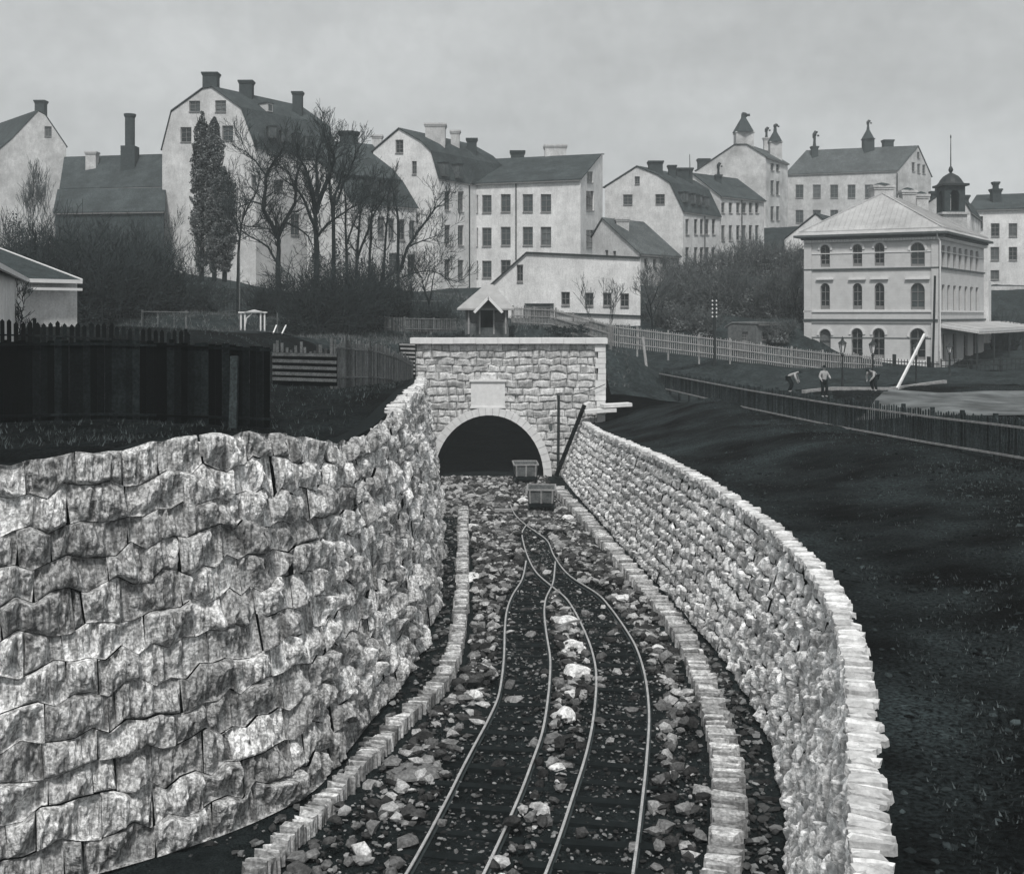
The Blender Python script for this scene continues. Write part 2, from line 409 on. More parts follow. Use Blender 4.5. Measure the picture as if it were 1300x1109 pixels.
def wall_core(S, n, th, top_drop=0.03):
    mb = MB(); ringA = []
    for i in range(n+1):
        q = S.len*i/n; tv, up, nrm, hh = S.frame(q)
        b = S.at(q, 0)-nrm*0.30; b.z = -0.3; tp = S.at(q, 1)-nrm*0.30; tp.z -= top_drop
        hz = Vector((nrm.x, nrm.y, 0)).normalized()
        tb = tp-hz*th; bb = b-hz*(th+0.1); bb.z = -0.3; 
        ringA.append([b, tp, tb, bb])
    vs = [p for R in ringA for p in R]; fs = []
    for i in range(n):
        for k in range(4): fs.append((i*4+k, (i+1)*4+k, (i+1)*4+(k+1) % 4, i*4+(k+1) % 4))
    fs.append((0, 1, 2, 3)); fs.append((n*4+3, n*4+2, n*4+1, n*4))
    mb.add(vs, fs); return mb
def coping(S, mb, wid, w0, w1, th, over, seed, q0=0, q1=None, jag=0.2, lift=0.0):
    r = random.Random(seed); q = q0; q1 = q1 or S.len
    while q < q1:
        L = r.uniform(w0, w1); qe = min(q+L, q1)
        a = S.at(q+0.012, 1); b = S.at(qe-0.012, 1)
        tv, up, nrm, hh = S.frame((q+qe)/2); hz = Vector((nrm.x, nrm.y, 0)).normalized()
        f0 = over+r.uniform(-0.4, 1)*jag*0.4; f1 = over+r.uniform(-0.4, 1)*jag*0.4
        g0 = wid+r.uniform(-1, 1)*jag; g1 = wid+r.uniform(-1, 1)*jag
        zt = lift+r.uniform(-0.03, 0.04)*(1+jag)
        P = [a+hz*f0, b+hz*f1, b-hz*g1, a-hz*g0]
        mid = [(P[0]+P[1])/2+hz*r.uniform(0, .06), (P[2]+P[3])/2-hz*r.uniform(-0.02, .15)*(jag*3)]
        P = [P[0], mid[0], P[1], P[2], mid[1], P[3]]
        top = []
        for p in P:
            p = p.copy(); p.z += zt+r.uniform(-0.03, 0.03); top.append(p)
        n = len(top); vs = top+[p-Vector((0, 0, th))+hz*r.uniform(-.03, .03) for p in top]
        c = sum(top, Vector())/n+Vector((0, 0, r.uniform(0.01, 0.05)))
        vs.append(c)
        fs = [(k, (k+1) % n, 2*n) for k in range(n)]+[(k, k+n, (k+1) % n+n, (k+1) % n) for k in range(n)]+[tuple(range(2*n-1, n-1, -1))]
        mb.add(vs, fs); q = qe

# left wall
lw = thing('retaining_wall', 'tall left retaining wall of huge rock faced granite blocks curving to the tunnel', 'retaining wall', tuple(left_wall.at(40, 0)))
wall_core(left_wall, 160, 0.5).build('core', M['joint'], lw)
mb = MB()
def resL(s, L):
    y = left_wall.at(s, 0.5).y
    k = 34 if y < 28 else (22 if y < 36 else 12)
    return max(5, int(L*k*0.8)), max(5, int(0.72*k))
stone_face(mb, left_wall, left_wall.len, 12, 0.5, 1.75, resL, 0.19, 0.15, 0.34, 7, gap=0.006, rough=1.0, dark=0.09, flute=1.15)
mb.build('stone_courses', M['stone'], lw, smooth=False)
mb = MB(); QN = next(q for q in np.arange(0, left_wall.len, .5) if left_wall.at(q, 1).y < 36)
coping(left_wall, mb, 0.42, 0.10, 0.34, 0.2, 0.02, 3, q1=QN, jag=0.10, lift=-.05); coping(left_wall, mb, 0.44, 0.3, 1.1, 0.30, -0.20, 4, q0=QN, jag=0.03, lift=-0.20); mb.build('coping', M['cap'], lw)
# right wall
rw = thing('retaining_wall', 'lower right retaining wall of small rough stones sweeping round beside the tracks', 'retaining wall', tuple(right_wall.at(40, 0)))
wall_core(right_wall, 160, 0.1).build('core', M['joint'], rw)
mb = MB()
def resR(s, L):
    y = right_wall.at(s, 0.5).y
    k = 24 if y < 26 else (17 if y < 40 else 11)
    return max(4, int(L*k)), max(4, int(0.42*k))
stone_face(mb, right_wall, right_wall.len, 11, 0.3, 0.85, resR, 0.07, 0.10, 0.3, 17, gap=0.015, rough=0.60, dark=0.05, flute=1.6)
mb.build('stone_courses', M['stone_small'], rw)
mb = MB(); coping(right_wall, mb, 0.32, 0.07, 0.26, 0.14, 0.04, 5, jag=0.12); mb.build('coping', M['cap'], rw)

# kerbs of upright slabs beside the drains
LK = [(585, 643), (584, 680), (583, 720), (581, 760), (576, 800), (566, 835), (548, 865), (522, 890), (495, 915), (468, 945), (438, 975), (410, 1005), (360, 1050), (300, 1110), (200, 1200)]
RK = [(712, 617), (735, 640), (750, 655), (790, 700), (830, 745), (876, 800), (900, 850), (918, 900), (932, 950), (938, 1010), (936, 1060), (925, 1120), (890, 1220), (830, 1350)]
def kerb_path(K, z):
    P = []
    for px, py in K:
        d = (ZC-z)*F/(py-HY); P.append(np.array([(px-HX)*d/F, d, (px-HX)*d/F, d, z-ZC]))
    return P
class Strip(Ruled):
    def __init__(s, K, z, side):
        P = kerb_path(K, z); s.Q = catmull(P, 0.3)
        s.L = [0.0]
        for a, b in zip(s.Q[:-1], s.Q[1:]): s.L.append(s.L[-1]+float(np.hypot(b[0]-a[0], b[1]-a[1])))
        s.len = s.L[-1]; s.side = side; s.arr = np.array(s.Q); s.La = np.array(s.L)
    def frame(s, q):
        a = s.at(max(0, q-0.5), 1); b = s.at(min(s.len, q+0.5), 1); t = (b-a); t.z = 0; t.normalize()
        n = Vector((t.y, -t.x, 0))*s.side
        return t, Vector((0, 0, 1)), n, 0.3
kl = Strip(LK, 0.32, 1); kr = Strip(RK, 0.32, 1)
for S, lab, nm in ((kl, 'left stone kerb of crosswise slabs beside the drain', 0), (kr, 'right stone kerb of crosswise slabs beside the drain', 1)):
    inward = S.frame(S.len/2)[2].x
    S.side = 1 if inward > 0 else -1      # +x
    mb = MB()
    if nm == 0:
        S.side = S.side                     # overhang to +x: track side
        coping(S, mb, 0.0, 0.08, 0.26, 0.40, 0.32, 21, jag=0.16)
    else:
        S.side = -S.side
        coping(S, mb, 0.0, 0.08, 0.28, 0.40, 0.50, 22, jag=0.18)
    o = mb.build('stone_kerb', M['kerb']); tag(o, lab, 'kerb')

# ------------------------------------------------------------------ portal
PD = 73.15; PXC = 621.0
def PP(px, py): return W(px, py, PD)
pt = thing('tunnel_portal', 'stone tunnel portal with round arch, pale voussoirs and flat coping', 'tunnel portal', (PP(PXC, 605).x, PD, 0))
pc = PP(PXC, 604); rx = 69*PD/F; ry = 77.5*PD/F; RX = 79.5*PD/F; RY = 87*PD/F
zb = -0.3
x0, x1 = PP(527, 0).x, PP(768, 0).x; ztop = PP(0, 436).z
def arch_pts(a, b, n, y):
    P = [Vector((pc.x-a, y, zb))]
    for i in range(n+1):
        th = PI-PI*i/n; P.append(Vector((pc.x+a*math.cos(th), y, pc.z+b*math.sin(th))))
    P.append(Vector((pc.x+a, y, zb))); return P
AP = arch_pts(rx, ry, 40, PD+0.12)
outer = [Vector((x0, PD+0.12, zb)), Vector((x0, PD+0.12, ztop)), Vector((x1, PD+0.12, ztop)), Vector((x1, PD+0.12, zb))]
loop = outer[:2]+outer[2:]+AP[::-1]
mb = MB()
tris = tessellate_polygon([loop]); 
mb.add(loop, [tuple(f) for f in tris])
mb.box(((x0+x1)/2, PD+0.12+0.6, ztop-0.6), (x1-x0)/2, 0.55, 0.6)
mb.build('backing', M['mortar'], pt)
class Flat:
    def __init__(s, x0, x1, z0, z1, y): s.a = (x0, x1, z0, z1, y); s.len = x1-x0
    def at(s, q, v): a = s.a; return Vector((a[0]+q, a[4], a[2]+(a[3]-a[2])*v))
    def frame(s, q): return Vector((1, 0, 0)), Vector((0, 0, 1)), Vector((0, -1, 0)), s.a[3]-s.a[2]
fl = Flat(x0+0.05, x1-0.52, 0.0, ztop, PD-0.04)
def skipp(s, v):
    x = fl.a[0]+s; z = fl.a[3]*v
    return ((x-pc.x)/(rx*0.9))**2+(max(0, z-pc.z)/(ry*0.9))**2 < 1 and True
def clampp(p):
    k = math.sqrt(((p.x-pc.x)/(rx*1.07))**2+((p.z-pc.z)/(ry*1.06))**2)
    if k < 1 and p.z > pc.z-0.2 and k > 0.05:
        return Vector((pc.x+(p.x-pc.x)/k, p.y, pc.z+(p.z-pc.z)/k))
    return p
mb = MB()
stone_face(mb, fl, fl.len, 18, 0.35, 1.3, lambda s, L: (max(4, int(L*9)), 5), 0.05, 0.10, 0.5, 23, gap=0.014, rough=0.34, skip=skipp, clampf=clampp, dark=0.0)
mb.build('rubble_facing', M['portal'], pt)
mb = MB(); zz = 0
rr = random.Random(3)
while zz < ztop-0.1:
    h = rr.uniform(0.3, 0.5); h = min(h, ztop-zz)
    w = rr.uniform(0.5, 0.72)
    mb.box((x1-w/2+rr.uniform(0, .06), PD+0.2, zz+h/2), w/2, 0.36+rr.uniform(0, .03), h/2-0.012); zz += h
mb.build('quoin', M['ashlar'], pt)
mb = MB(); X0 = PP(521, 0).x; X1 = PP(771, 0).x; n = 9
for i in range(n):
    a = X0+(X1-X0)*i/n; b = X0+(X1-X0)*(i+1)/n
    mb.box(((a+b)/2, PD+0.35, ztop+0.19+rr.uniform(-.008, .008)), (b-a)/2-0.008, 0.72, 0.19)
mb.build('coping', M['ashlar'], pt)
n = 27
mb = MB()
for i in range(n):
    t0 = PI-PI*(i+0.02)/n; t1 = PI-PI*(i+0.98)/n
    q = [(rx, ry, t0), (RX, RY, t0), (RX, RY, t1), (rx, ry, t1)]
    P = [Vector((pc.x+a*math.cos(th), PD-0.24+rr.uniform(-.01, .01), pc.z+b*math.sin(th))) for a, b, th in q]
    mb.slab(P[::-1], (0, -1, 0), 0.98)
for sgn in (-1, 1):
    mb.box((pc.x+sgn*(rx+RX)/2, PD+0.25, pc.z/2-0.1), (RX-rx)/2, 0.49, pc.z/2+0.06)
mb.build('arch_ring', M['ashlar'], pt)
# barrel
mb = MB(); n = 28; LB = [PD+0.3, PD+6, PD+14, PD+26, PD+36]
rings = []
for y in LB:
    rings.append(arch_pts(rx-0.02, ry-0.02, n, y))
m_ = len(rings[0]); vs = [p for R in rings for p in R]; fs = []
for i in range(len(LB)-1):
    for k in range(m_-1): fs.append((i*m_+k, (i+1)*m_+k, (i+1)*m_+k+1, i*m_+k+1))
fs.append(tuple((len(LB)-1)*m_+k for k in range(m_)))
mb.add(vs, fs); mb.build('tunnel_barrel', M['tunnel'], pt)
# plain tablet with small cornice above the arch
mb = MB(); a = PP(598, 484); b = PP(641, 516)
mb.box(((a.x+b.x)/2, PD-0.05, (a.z+b.z)/2), (b.x-a.x)/2, 0.10, (a.z-b.z)/2)
mb.box(((a.x+b.x)/2, PD-0.10, a.z+0.06), (b.x-a.x)/2+0.10, 0.16, 0.07)
mb.box(((a.x+b.x)/2, PD-0.10, b.z-0.05), (b.x-a.x)/2+0.05, 0.13, 0.05)
mb.build('tablet', M['ashlar'], pt)
# ledges by the portal's right foot
for i, (pa, py, pb, dz) in enumerate(((742, 522, 782, 0.0), (764, 515, 800, 0))):
    mb = MB(); a = W(pa, py, 72.3); b = W(pb, py-2, 72.3+i*0.4)
    mb.bar(a, b, 0.9, 0.22); o = mb.build('stone_ledge', M['ashlar'])
    tag(o, ('lower' if i == 0 else 'upper')+' stone ledge stepping down beside the right edge of the tunnel portal', 'stone ledge', 'stone ledges by the portal')
# iron pipe, slanting planks, cable
def stick(name, label, cat, a, b, r, m, n=8, r2=None):
    mb = MB(); a = Vector(a); b = Vector(b); mb.tube([a, (a+b)/2+Vector((0.01, 0, 0.01)), b], [r, (r+(r2 or r))/2, r2 or r], n)
    return tag(mb.build(name, m), label, cat)
stick('drain_pipe', 'thin dark upright pipe against the portal wall right of the arch', 'pipe', PP(708, 606)-Vector((0, .35, 0)), PP(709, 501)-Vector((0, .35, 0)), 0.09, M['metal'])
mb = MB(); mb.bar(W(742, 514, 72.4), W(706, 604, 71.6), 0.22, 0.2); tag(mb.build('slanting_beam', M['wood_dark']), 'dark wooden beam leaning where the portal meets the right wall', 'beam')
mb = MB(); P = [PP(709+(768-709)*i/12, 501-(14*i/12)+4*math.sin(PI*i/12))-Vector((0, .4, 0)) for i in range(13)]
mb.tube(P, 0.025, 4); tag(mb.build('hanging_cable', M['metal']), 'thin dark cable sagging across the right of the portal wall', 'cable')

# ------------------------------------------------------------------ tracks
def gpt(px, py, z=0.0):
    d = (ZC-z)*F/(py-HY); return np.array([(px-HX)*d/F, d, z])
RA = [(668, 711), (663, 734), (651, 754), (644, 772), (641, 795), (640, 830), (637, 860), (632, 885), (620, 912), (606, 938), (588, 972), (568, 1012), (540, 1065), (505, 1125), (440, 1220)]
RB = [(705, 712), (703, 734), (700, 744), (693, 759), (691, 777), (693.5, 802), (698, 830), (698.5, 850), (696, 882), (689, 926), (674, 970), (658, 1012), (632, 1070), (600, 1135), (540, 1240)]
RC = [(668, 666), (663, 675), (664, 686), (670, 706), (681, 726), (700, 743), (717, 757), (729, 774), (742, 800), (752, 827), (757, 858), (754, 905), (745, 952), (727, 1010), (705, 1075), (675, 1150), (620, 1270)]
RD = [(648, 640), (654, 653), (668, 666), (681, 675), (695, 686), (704, 706), (722, 729), (757, 752), (772, 767), (792.5, 795), (808, 822), (819, 858), (824, 905), (821, 961), (816, 1010), (808, 1075), (795, 1160), (770, 1280)]
def rail_mesh(K, name, parent):
    P = [Vector(p) for p in catmull([gpt(a, b, 0.16) for a, b in K], 0.35)]
    mb = MB(); prof = [(-.028, 0), (-.028, -.035), (-.012, -.045), (-.012, -.11), (-.06, -.125), (-.06, -.14), (.06, -.14), (.06, -.125), (.012, -.11), (.012, -.045), (.028, -.035), (.028, 0)]
    n = len(prof); vs = []
    for i, p in enumerate(P):
        t = P[min(i+1, len(P)-1)]-P[max(i-1, 0)]; t.z = 0; t.normalize(); sd = Vector((t.y, -t.x, 0))
        vs += [p+sd*a+Vector((0, 0, b)) for a, b in prof]
    fs = []; mi = []
    for i in range(len(P)-1):
        for k in range(n):
            fs.append((i*n+k, i*n+(k+1) % n, (i+1)*n+(k+1) % n, (i+1)*n+k)); mi.append(0 if k in (0, 10, 11) else 1)
    fs.append(tuple(range(n))); fs.append(tuple((len(P)-1)*n+k for k in range(n-1, -1, -1))); mi += [1, 1]
    mb.v = [tuple(v) for v in vs]; mb.f = fs; mb.m = mi
    return mb.build(name, [M['rail'], M['railside']], parent)
def track(K1, K2, label, i0, n):
    g = thing('railway_track', label, 'railway track', tuple(gpt(*K1[len(K1)//2])), 'contractor tracks in the cutting')
    rail_mesh(K1, 'rail', g); rail_mesh(K2, 'rail', g)
    A = catmull([gpt(a, b) for a, b in K1], 0.2); B = catmull([gpt(a, b) for a, b in K2], 0.2); B = np.array(B)
    last = None
    for p in A:
        if p[1] > 45: continue
        if last is not None and np.linalg.norm(p-last) < 0.95: continue
        last = p; j = np.argmin(((B-p)**2).sum(1)); q = B[j]
        a = Vector(p); b = Vector(q); u = (b-a)
        if u.length < 0.6: continue
        u.normalize(); mb = MB(); a = a-u*0.5; b = b+u*0.5
        a.z = b.z = -0.035+random.uniform(-0.01, 0.015); mb.bar(a, b, 0.24, 0.13); mb.build('sleeper', M['sleeper'], g)
    return g
track(RA, RB, 'left light railway track with bright rails crossing its neighbour at the switch', 0, 0)
track(RC, RD, 'right light railway track with bright rails curving back to the tunnel', 0, 0)

# ------------------------------------------------------------------ tipping wagons
def wagon(px, py, wpx, label, rot=0.06):
    d = ZC*F/(py-HY); c = Vector(((px-HX)*d/F, d+1.0, 0)); w = wpx*d/F
    g = thing('mine_wagon', label, 'wagon', tuple(c), 'small wagons on the track')
    ux = Vector((math.cos(rot), math.sin(rot), 0)); uy = Vector((-ux.y, ux.x, 0))
    def P(a, b, z): return c+ux*a+uy*b+Vector((0, 0, z))
    hw = w/2; hl = 0.95
    mb = MB()   # flared open box
    for (sa, sb) in ((0, -1), (0, 1)):
        mb.slab([P(-hw*0.92, sb*hl*0.9, 0.52), P(hw*0.92, sb*hl*0.9, 0.52), P(hw, sb*hl, 1.22), P(-hw, sb*hl, 1.22)][::(1 if sb < 0 else -1)], uy*sb, 0.06)
    for sa in (-1, 1):
        mb.slab([P(sa*hw*0.92, -hl*0.9, 0.52), P(sa*hw*0.92, hl*0.9, 0.52), P(sa*hw, hl, 1.22), P(sa*hw, -hl, 1.22)][::(1 if sa > 0 else -1)], ux*sa, 0.06)
    mb.box(P(0, 0, 0.53), hw*0.9, hl*0.88, 0.03, ux)
    mb.build('box', M['wood'], g)
    mb = MB()
    for sb in (-1, 1):
        mb.bar(P(-hw-.03, sb*(hl+.03), 1.24), P(hw+.03, sb*(hl+.03), 1.24), 0.07, 0.08)
        for a in (-0.8, 0, 0.8): mb.bar(P(a*hw, sb*(hl*.92+.04), 0.5), P(a*hw*1.04, sb*(hl+.05), 1.22), 0.09, 0.05)
    for sa in (-1, 1): mb.bar(P(sa*(hw+.03), -hl, 1.24), P(sa*(hw+.03), hl, 1.24), 0.07, 0.08)
    mb.build('rim', M['wood_pale'], g)
    mb = MB()
    for sa in (-.5, .5): mb.bar(P(sa*w*0.75, -hl-.15, 0.42), P(sa*w*0.75, hl+.15, 0.42), 0.14, 0.16)
    for sb in (-1, 1): mb.bar(P(-hw*.9, sb*(hl+.1), 0.42), P(hw*.9, sb*(hl+.1), 0.42), 0.16, 0.17)
    mb.build('chassis', M['wood_dark'], g)
    for sb in (-1, 1):
        for sa in (-1, 1):
            mb = MB(); mb.tube([P(sa*0.66-.05, sb*0.55, 0.24), P(sa*0.66+.05, sb*0.55, 0.24)], 0.24, 14)
            mb.tube([P(sa*0.66-.09, sb*0.55, 0.24), P(sa*0.66+.09, sb*0.55, 0.24)], 0.07, 8); mb.build('wheel', M['metal'], g)
    for sb in (-1, 1):
        mb = MB(); mb.tube([P(-.7, sb*.55, .24), P(.7, sb*.55, .24)], 0.04, 6); mb.build('axle', M['metal'], g)
wagon(688, 651, 35, 'nearer small open wooden wagon standing on the track before the tunnel', -0.04)
wagon(667, 615, 30, 'farther small open wooden wagon standing at the mouth of the tunnel', 0.05)

# ------------------------------------------------------------------ rubble
def rocks(name, n, sampler, size, m, seed, flat=0.7, zfn=None):
    r = np.random.RandomState(seed)
    ph = (1+5**.5)/2
    V = np.array([(-1, ph, 0), (1, ph, 0), (-1, -ph, 0), (1, -ph, 0), (0, -1, ph), (0, 1, ph), (0, -1, -ph), (0, 1, -ph), (ph, 0, -1), (ph, 0, 1), (-ph, 0, -1), (-ph, 0, 1)])/1.9
    Fc = np.array([(0, 11, 5), (0, 5, 1), (0, 1, 7), (0, 7, 10), (0, 10, 11), (1, 5, 9), (5, 11, 4), (11, 10, 2), (10, 7, 6), (7, 1, 8), (3, 9, 4), (3, 4, 2), (3, 2, 6), (3, 6, 8), (3, 8, 9), (4, 9, 5), (2, 4, 11), (6, 2, 10), (8, 6, 7), (9, 8, 1)])
    VS = []; FS = []
    for i in range(n):
        x, y = sampler(r); s = size(r)
        v = V*(1+r.uniform(-.35, .35, (12, 1)))*np.array([r.uniform(.7, 1.5), r.uniform(.6, 1.1), flat*r.uniform(.5, 1)])*s
        a = r.uniform(0, 6.28); b = r.uniform(-.4, .4); ca, sa, cb, sb = math.cos(a), math.sin(a), math.cos(b), math.sin(b)
        R = np.array([[ca, -sa*cb, sa*sb], [sa, ca*cb, -ca*sb], [0, sb, cb]])
        v = v@R.T+np.array([x, y, s*flat*0.25+(zfn(x, y) if zfn else 0)])
        VS.append(v); FS.append(Fc+i*12)
    VS = np.concatenate(VS); FS = np.concatenate(FS)
    me = bpy.data.meshes.new(name); me.from_pydata(VS.tolist(), [], FS.tolist()); me.materials.append(m)
    o = bpy.data.objects.new(name, me); col.objects.link(o); return o
def interp_path(S):
    a = S.arr; o = np.argsort(a[:, 1]); return a[o, 1], a[o, 0]
ly, lx = interp_path(kl); ry_, rx_ = interp_path(kr)
fly, flx = interp_path(left_wall); fry, frx = interp_path(right_wall)
railp = [np.array(catmull([gpt(a, b) for a, b in K], 0.4)) for K in (RA, RB, RC, RD)]
def chan(r, ymin=18, ymax=72.5, pad=0.6):
    while True:
        y = ymin+(ymax-ymin)*r.rand()**0.85
        a = np.interp(y, ly, lx)+pad if y < 58 else np.interp(y, fly, flx)+0.2
        b = np.interp(y, ry_, rx_)-pad-0.1
        if b <= a: continue
        x = a+(b-a)*r.rand()
        return x, y
def in_track(x, y):
    rr_ = []
    for P in railp:
        o = np.argsort(P[:, 1]); rr_.append(np.interp(y, P[o, 1], P[o, 0], left=np.nan, right=np.nan))
    a, b, c, d = rr_
    return (a-0.1 < x < b+0.1) or (c-0.1 < x < d+0.1) or any(abs(x-q) < 0.22 for q in rr_ if q == q)
def samp_rub(r):
    while True:
        x, y = chan(r)
        t_ = in_track(x, y)
        if t_ and r.rand() < 0.93: continue
        if y < 30 and r.rand() < 0.35: continue
        return x, y
def samp_grav(r):
    return chan(r)
def heapz(x, y):
    return max(0.0, noise.noise(Vector((x*.9, y*.55, 4)))+.1)*(0.0 if in_track(x, y) or y > 54 else .62)
o = rocks('loose_rubble', 11000, samp_rub, lambda r: 0.03+0.19*r.rand()**2.4, M['rubble'], 5, 0.8, lambda x, y: heapz(x, y)*((x*7.3+y*3.1) % 1.0)**.6); tag(o, 'broken pale granite rubble lying between the tracks and kerbs', 'rubble', kind='stuff')
o = rocks('fine_gravel', 24000, samp_grav, lambda r: 0.014+0.055*r.rand()**2, M['gravel'], 6, 0.6); tag(o, 'fine dark gravel and chips over the cutting floor', 'gravel', kind='stuff')
def samp_drain(r):
    while True:
        if r.rand() < 0.5:
            y = 19+39*r.rand(); a = np.interp(y, fly, flx)+0.1; b = np.interp(y, ly, lx)
        else:
            y = 20+20*r.rand(); a = np.interp(y, ry_, rx_); b = np.interp(y, fry, frx)-.1
        if b > a: return a+(b-a)*r.rand(), y
o = rocks('drain_debris', 1500, samp_drain, lambda r: 0.03+0.1*r.rand()**2, M['gravel'], 9); tag(o, 'dark stone debris in the drains at the foot of both walls', 'debris', kind='stuff')
# heap by the left of the tunnel mouth
def samp_heap(r):
    y = 60+11*r.rand(); return -4.4+3.6*r.rand()**1.2+(73-y)*0.06, y
o = rocks('rubble_heap', 420, samp_heap, lambda r: 0.10+0.20*r.rand(), M['rubble'], 12, 0.9); tag(o, 'heap of broken stones left of the tunnel mouth', 'rubble', kind='stuff')

def boulder(px, py, wpx, label, seed, hf=0.6):
    r = random.Random(seed); p = gpt(px, py); w = wpx*p[1]/F/2
    mb = MB(); n = 14; m2 = 8; vs = []
    for j in range(m2+1):
        ph = -PI/2+PI*j/m2
        for i in range(n):
            th = 2*PI*i/n; dd = Vector((math.cos(ph)*math.cos(th), math.cos(ph)*math.sin(th), math.sin(ph)))
            k = 1+0.35*noise.noise(dd*1.4+Vector((seed*3.1, 0, 0)))+0.12*noise.noise(dd*4+Vector((seed, 5, 0)))
            q = Vector((dd.x*k*w, dd.y*k*w*0.8, dd.z*k*w*hf))
            for a in range(3):     # chop facets
                ax = Vector((math.cos(seed+a*2.1), math.sin(seed*2+a*2.1), 0.5)).normalized(); c = q.dot(ax); lim = w*(0.55+0.1*a)
                if c > lim: q = q-ax*(c-lim)*0.85
            vs.append(Vector(p)+q+Vector((0, 0, w*hf*0.45)))
    fs = [(j*n+i, j*n+(i+1) % n, (j+1)*n+(i+1) % n, (j+1)*n+i) for j in range(m2) for i in range(n)]
    mb.add(vs, fs); return tag(mb.build('boulder', M['stone_dull' if ('grey' in label or 'dull' in label or 'dark' in label) else 'stone_small']), label, 'boulder', 'boulders on the cutting floor')
for i, (a, b, w, lab, hf) in enumerate([(718, 790, 36, 'flat boulder between the tracks, farthest of the pale row', .3), (727, 826, 34, 'rounded boulder between the tracks, second in the pale row', .55), (731, 856, 40, 'brightest pale boulder in the middle of the row between the tracks', .45),
    (725, 883, 20, 'small pale boulder between the tracks below the brightest one', .5), (718, 912, 26, 'narrow standing boulder between the tracks near the front', .8), (703, 940, 26, 'dull boulder close to the inner left rail near the front', .45), (731, 940, 24, 'dull flat boulder close to the inner right rail near the front', .3), (705, 975, 24, 'small flat boulder nearest the camera between the tracks', .35),
    (604, 886, 20, 'pale round boulder left of the tracks beside the outer rail', .8), (612, 868, 22, 'grey boulder just behind the pale round one left of the tracks', .6), (528, 982, 74, 'largest low grey boulder at the lower left of the tracks', .16), (835, 826, 20, 'tilted boulder right of the outer right rail', .5), (600, 735, 34, 'long flat stone among rubble left of the tracks', .35), (600, 672, 20, 'pale stone beside the far end of the left kerb', .5),
    (846, 793, 22, 'dark tilted stone against the right kerb', .5), (663, 638, 16, 'pale stone left of the nearer wagon', .6), (793, 760, 26, 'pale flat stones clump right of the right track', .3), (720, 660, 18, 'pale block to the right below the nearer wagon', .5)]):
    boulder(a, b, w, lab, i+1, hf)
# stick and small plank in the rubble
mb = MB(); P = [Vector(gpt(706+30*i/8, 797-8*math.sin(PI*i/16)*1.2, 0.25+0.15*math.sin(PI*i/8))) for i in range(9)]; mb.tube(P, 0.04, 5); tag(mb.build('bent_branch', M['wood_pale']), 'short pale bent branch lying among the boulders between the rails', 'branch')
mb = MB(); mb.bar(gpt(628, 648, 0.15), gpt(650, 648, 0.15), 0.3, 0.2); tag(mb.build('timber_block', M['wood_pale']), 'pale timber block lying left of the nearer wagon', 'timber')

# ------------------------------------------------------------------ buildings
def plane_hit(A, B, px, py):
    """pixel ray onto the vertical plane through plan points A, B"""
    dx = (px-HX)/F; d2 = B-A; nx, ny = -d2.y, d2.x
    t_ = (A.x*nx+A.y*ny)/(dx*nx+ny)
    return Vector((dx*t_, t_, ZC-(py-HY)/F*t_))
def outn(A, B, cen=None):
    d = (B-A); n = Vector((-d.y, d.x, 0)).normalized()
    mid = (A+B)/2
    if cen is not None: return n if n.dot(mid-cen) > 0 else -n
    return n if n.dot(-mid) > 0 else -n
def poly_wall(mb, outline, holes, nrm, rev=0.22):
    loops = [[Vector(p) for p in outline]]+[[Vector(p) for p in h] for h in holes]
    tris = tessellate_polygon(loops); flat = [p for l in loops for p in l]
    fs = []
    for t3 in tris:
        a, b, c = [flat[i] for i in t3]
        fs.append(tuple(t3) if (b-a).cross(c-a).dot(nrm) > 0 else tuple(t3[::-1]))
    mb.add(flat, fs)
    for h in loops[1:]:
        n = len(h); cen = sum(h, Vector())/n
        for k in range(n):
            a = h[k]; b = h[(k+1) % n]; q = [a, b, b-nrm*rev, a-nrm*rev]
            fn = (q[1]-q[0]).cross(q[2]-q[0])
            if fn.dot(cen-a) < 0: q = q[::-1]
            mb.add(q, [(0, 1, 2, 3)])
def arch_hole(A, B, cx, cy, w, h):
    P = []; r = w/2
    P.append((cx-r, cy+h/2)); P.append((cx+r, cy+h/2))
    rv = min(w*0.55, r*1.0) if True else r
    ytop = cy-h/2
    rv = WR[0]
    for i in range(9):
        th = PI*i/8; P.append((cx+r*math.cos(th), ytop+rv-rv*math.sin(th)))
    return [plane_hit(A, B, a, b) for a, b in P]
WR = [8]; WRND = random.Random(77)
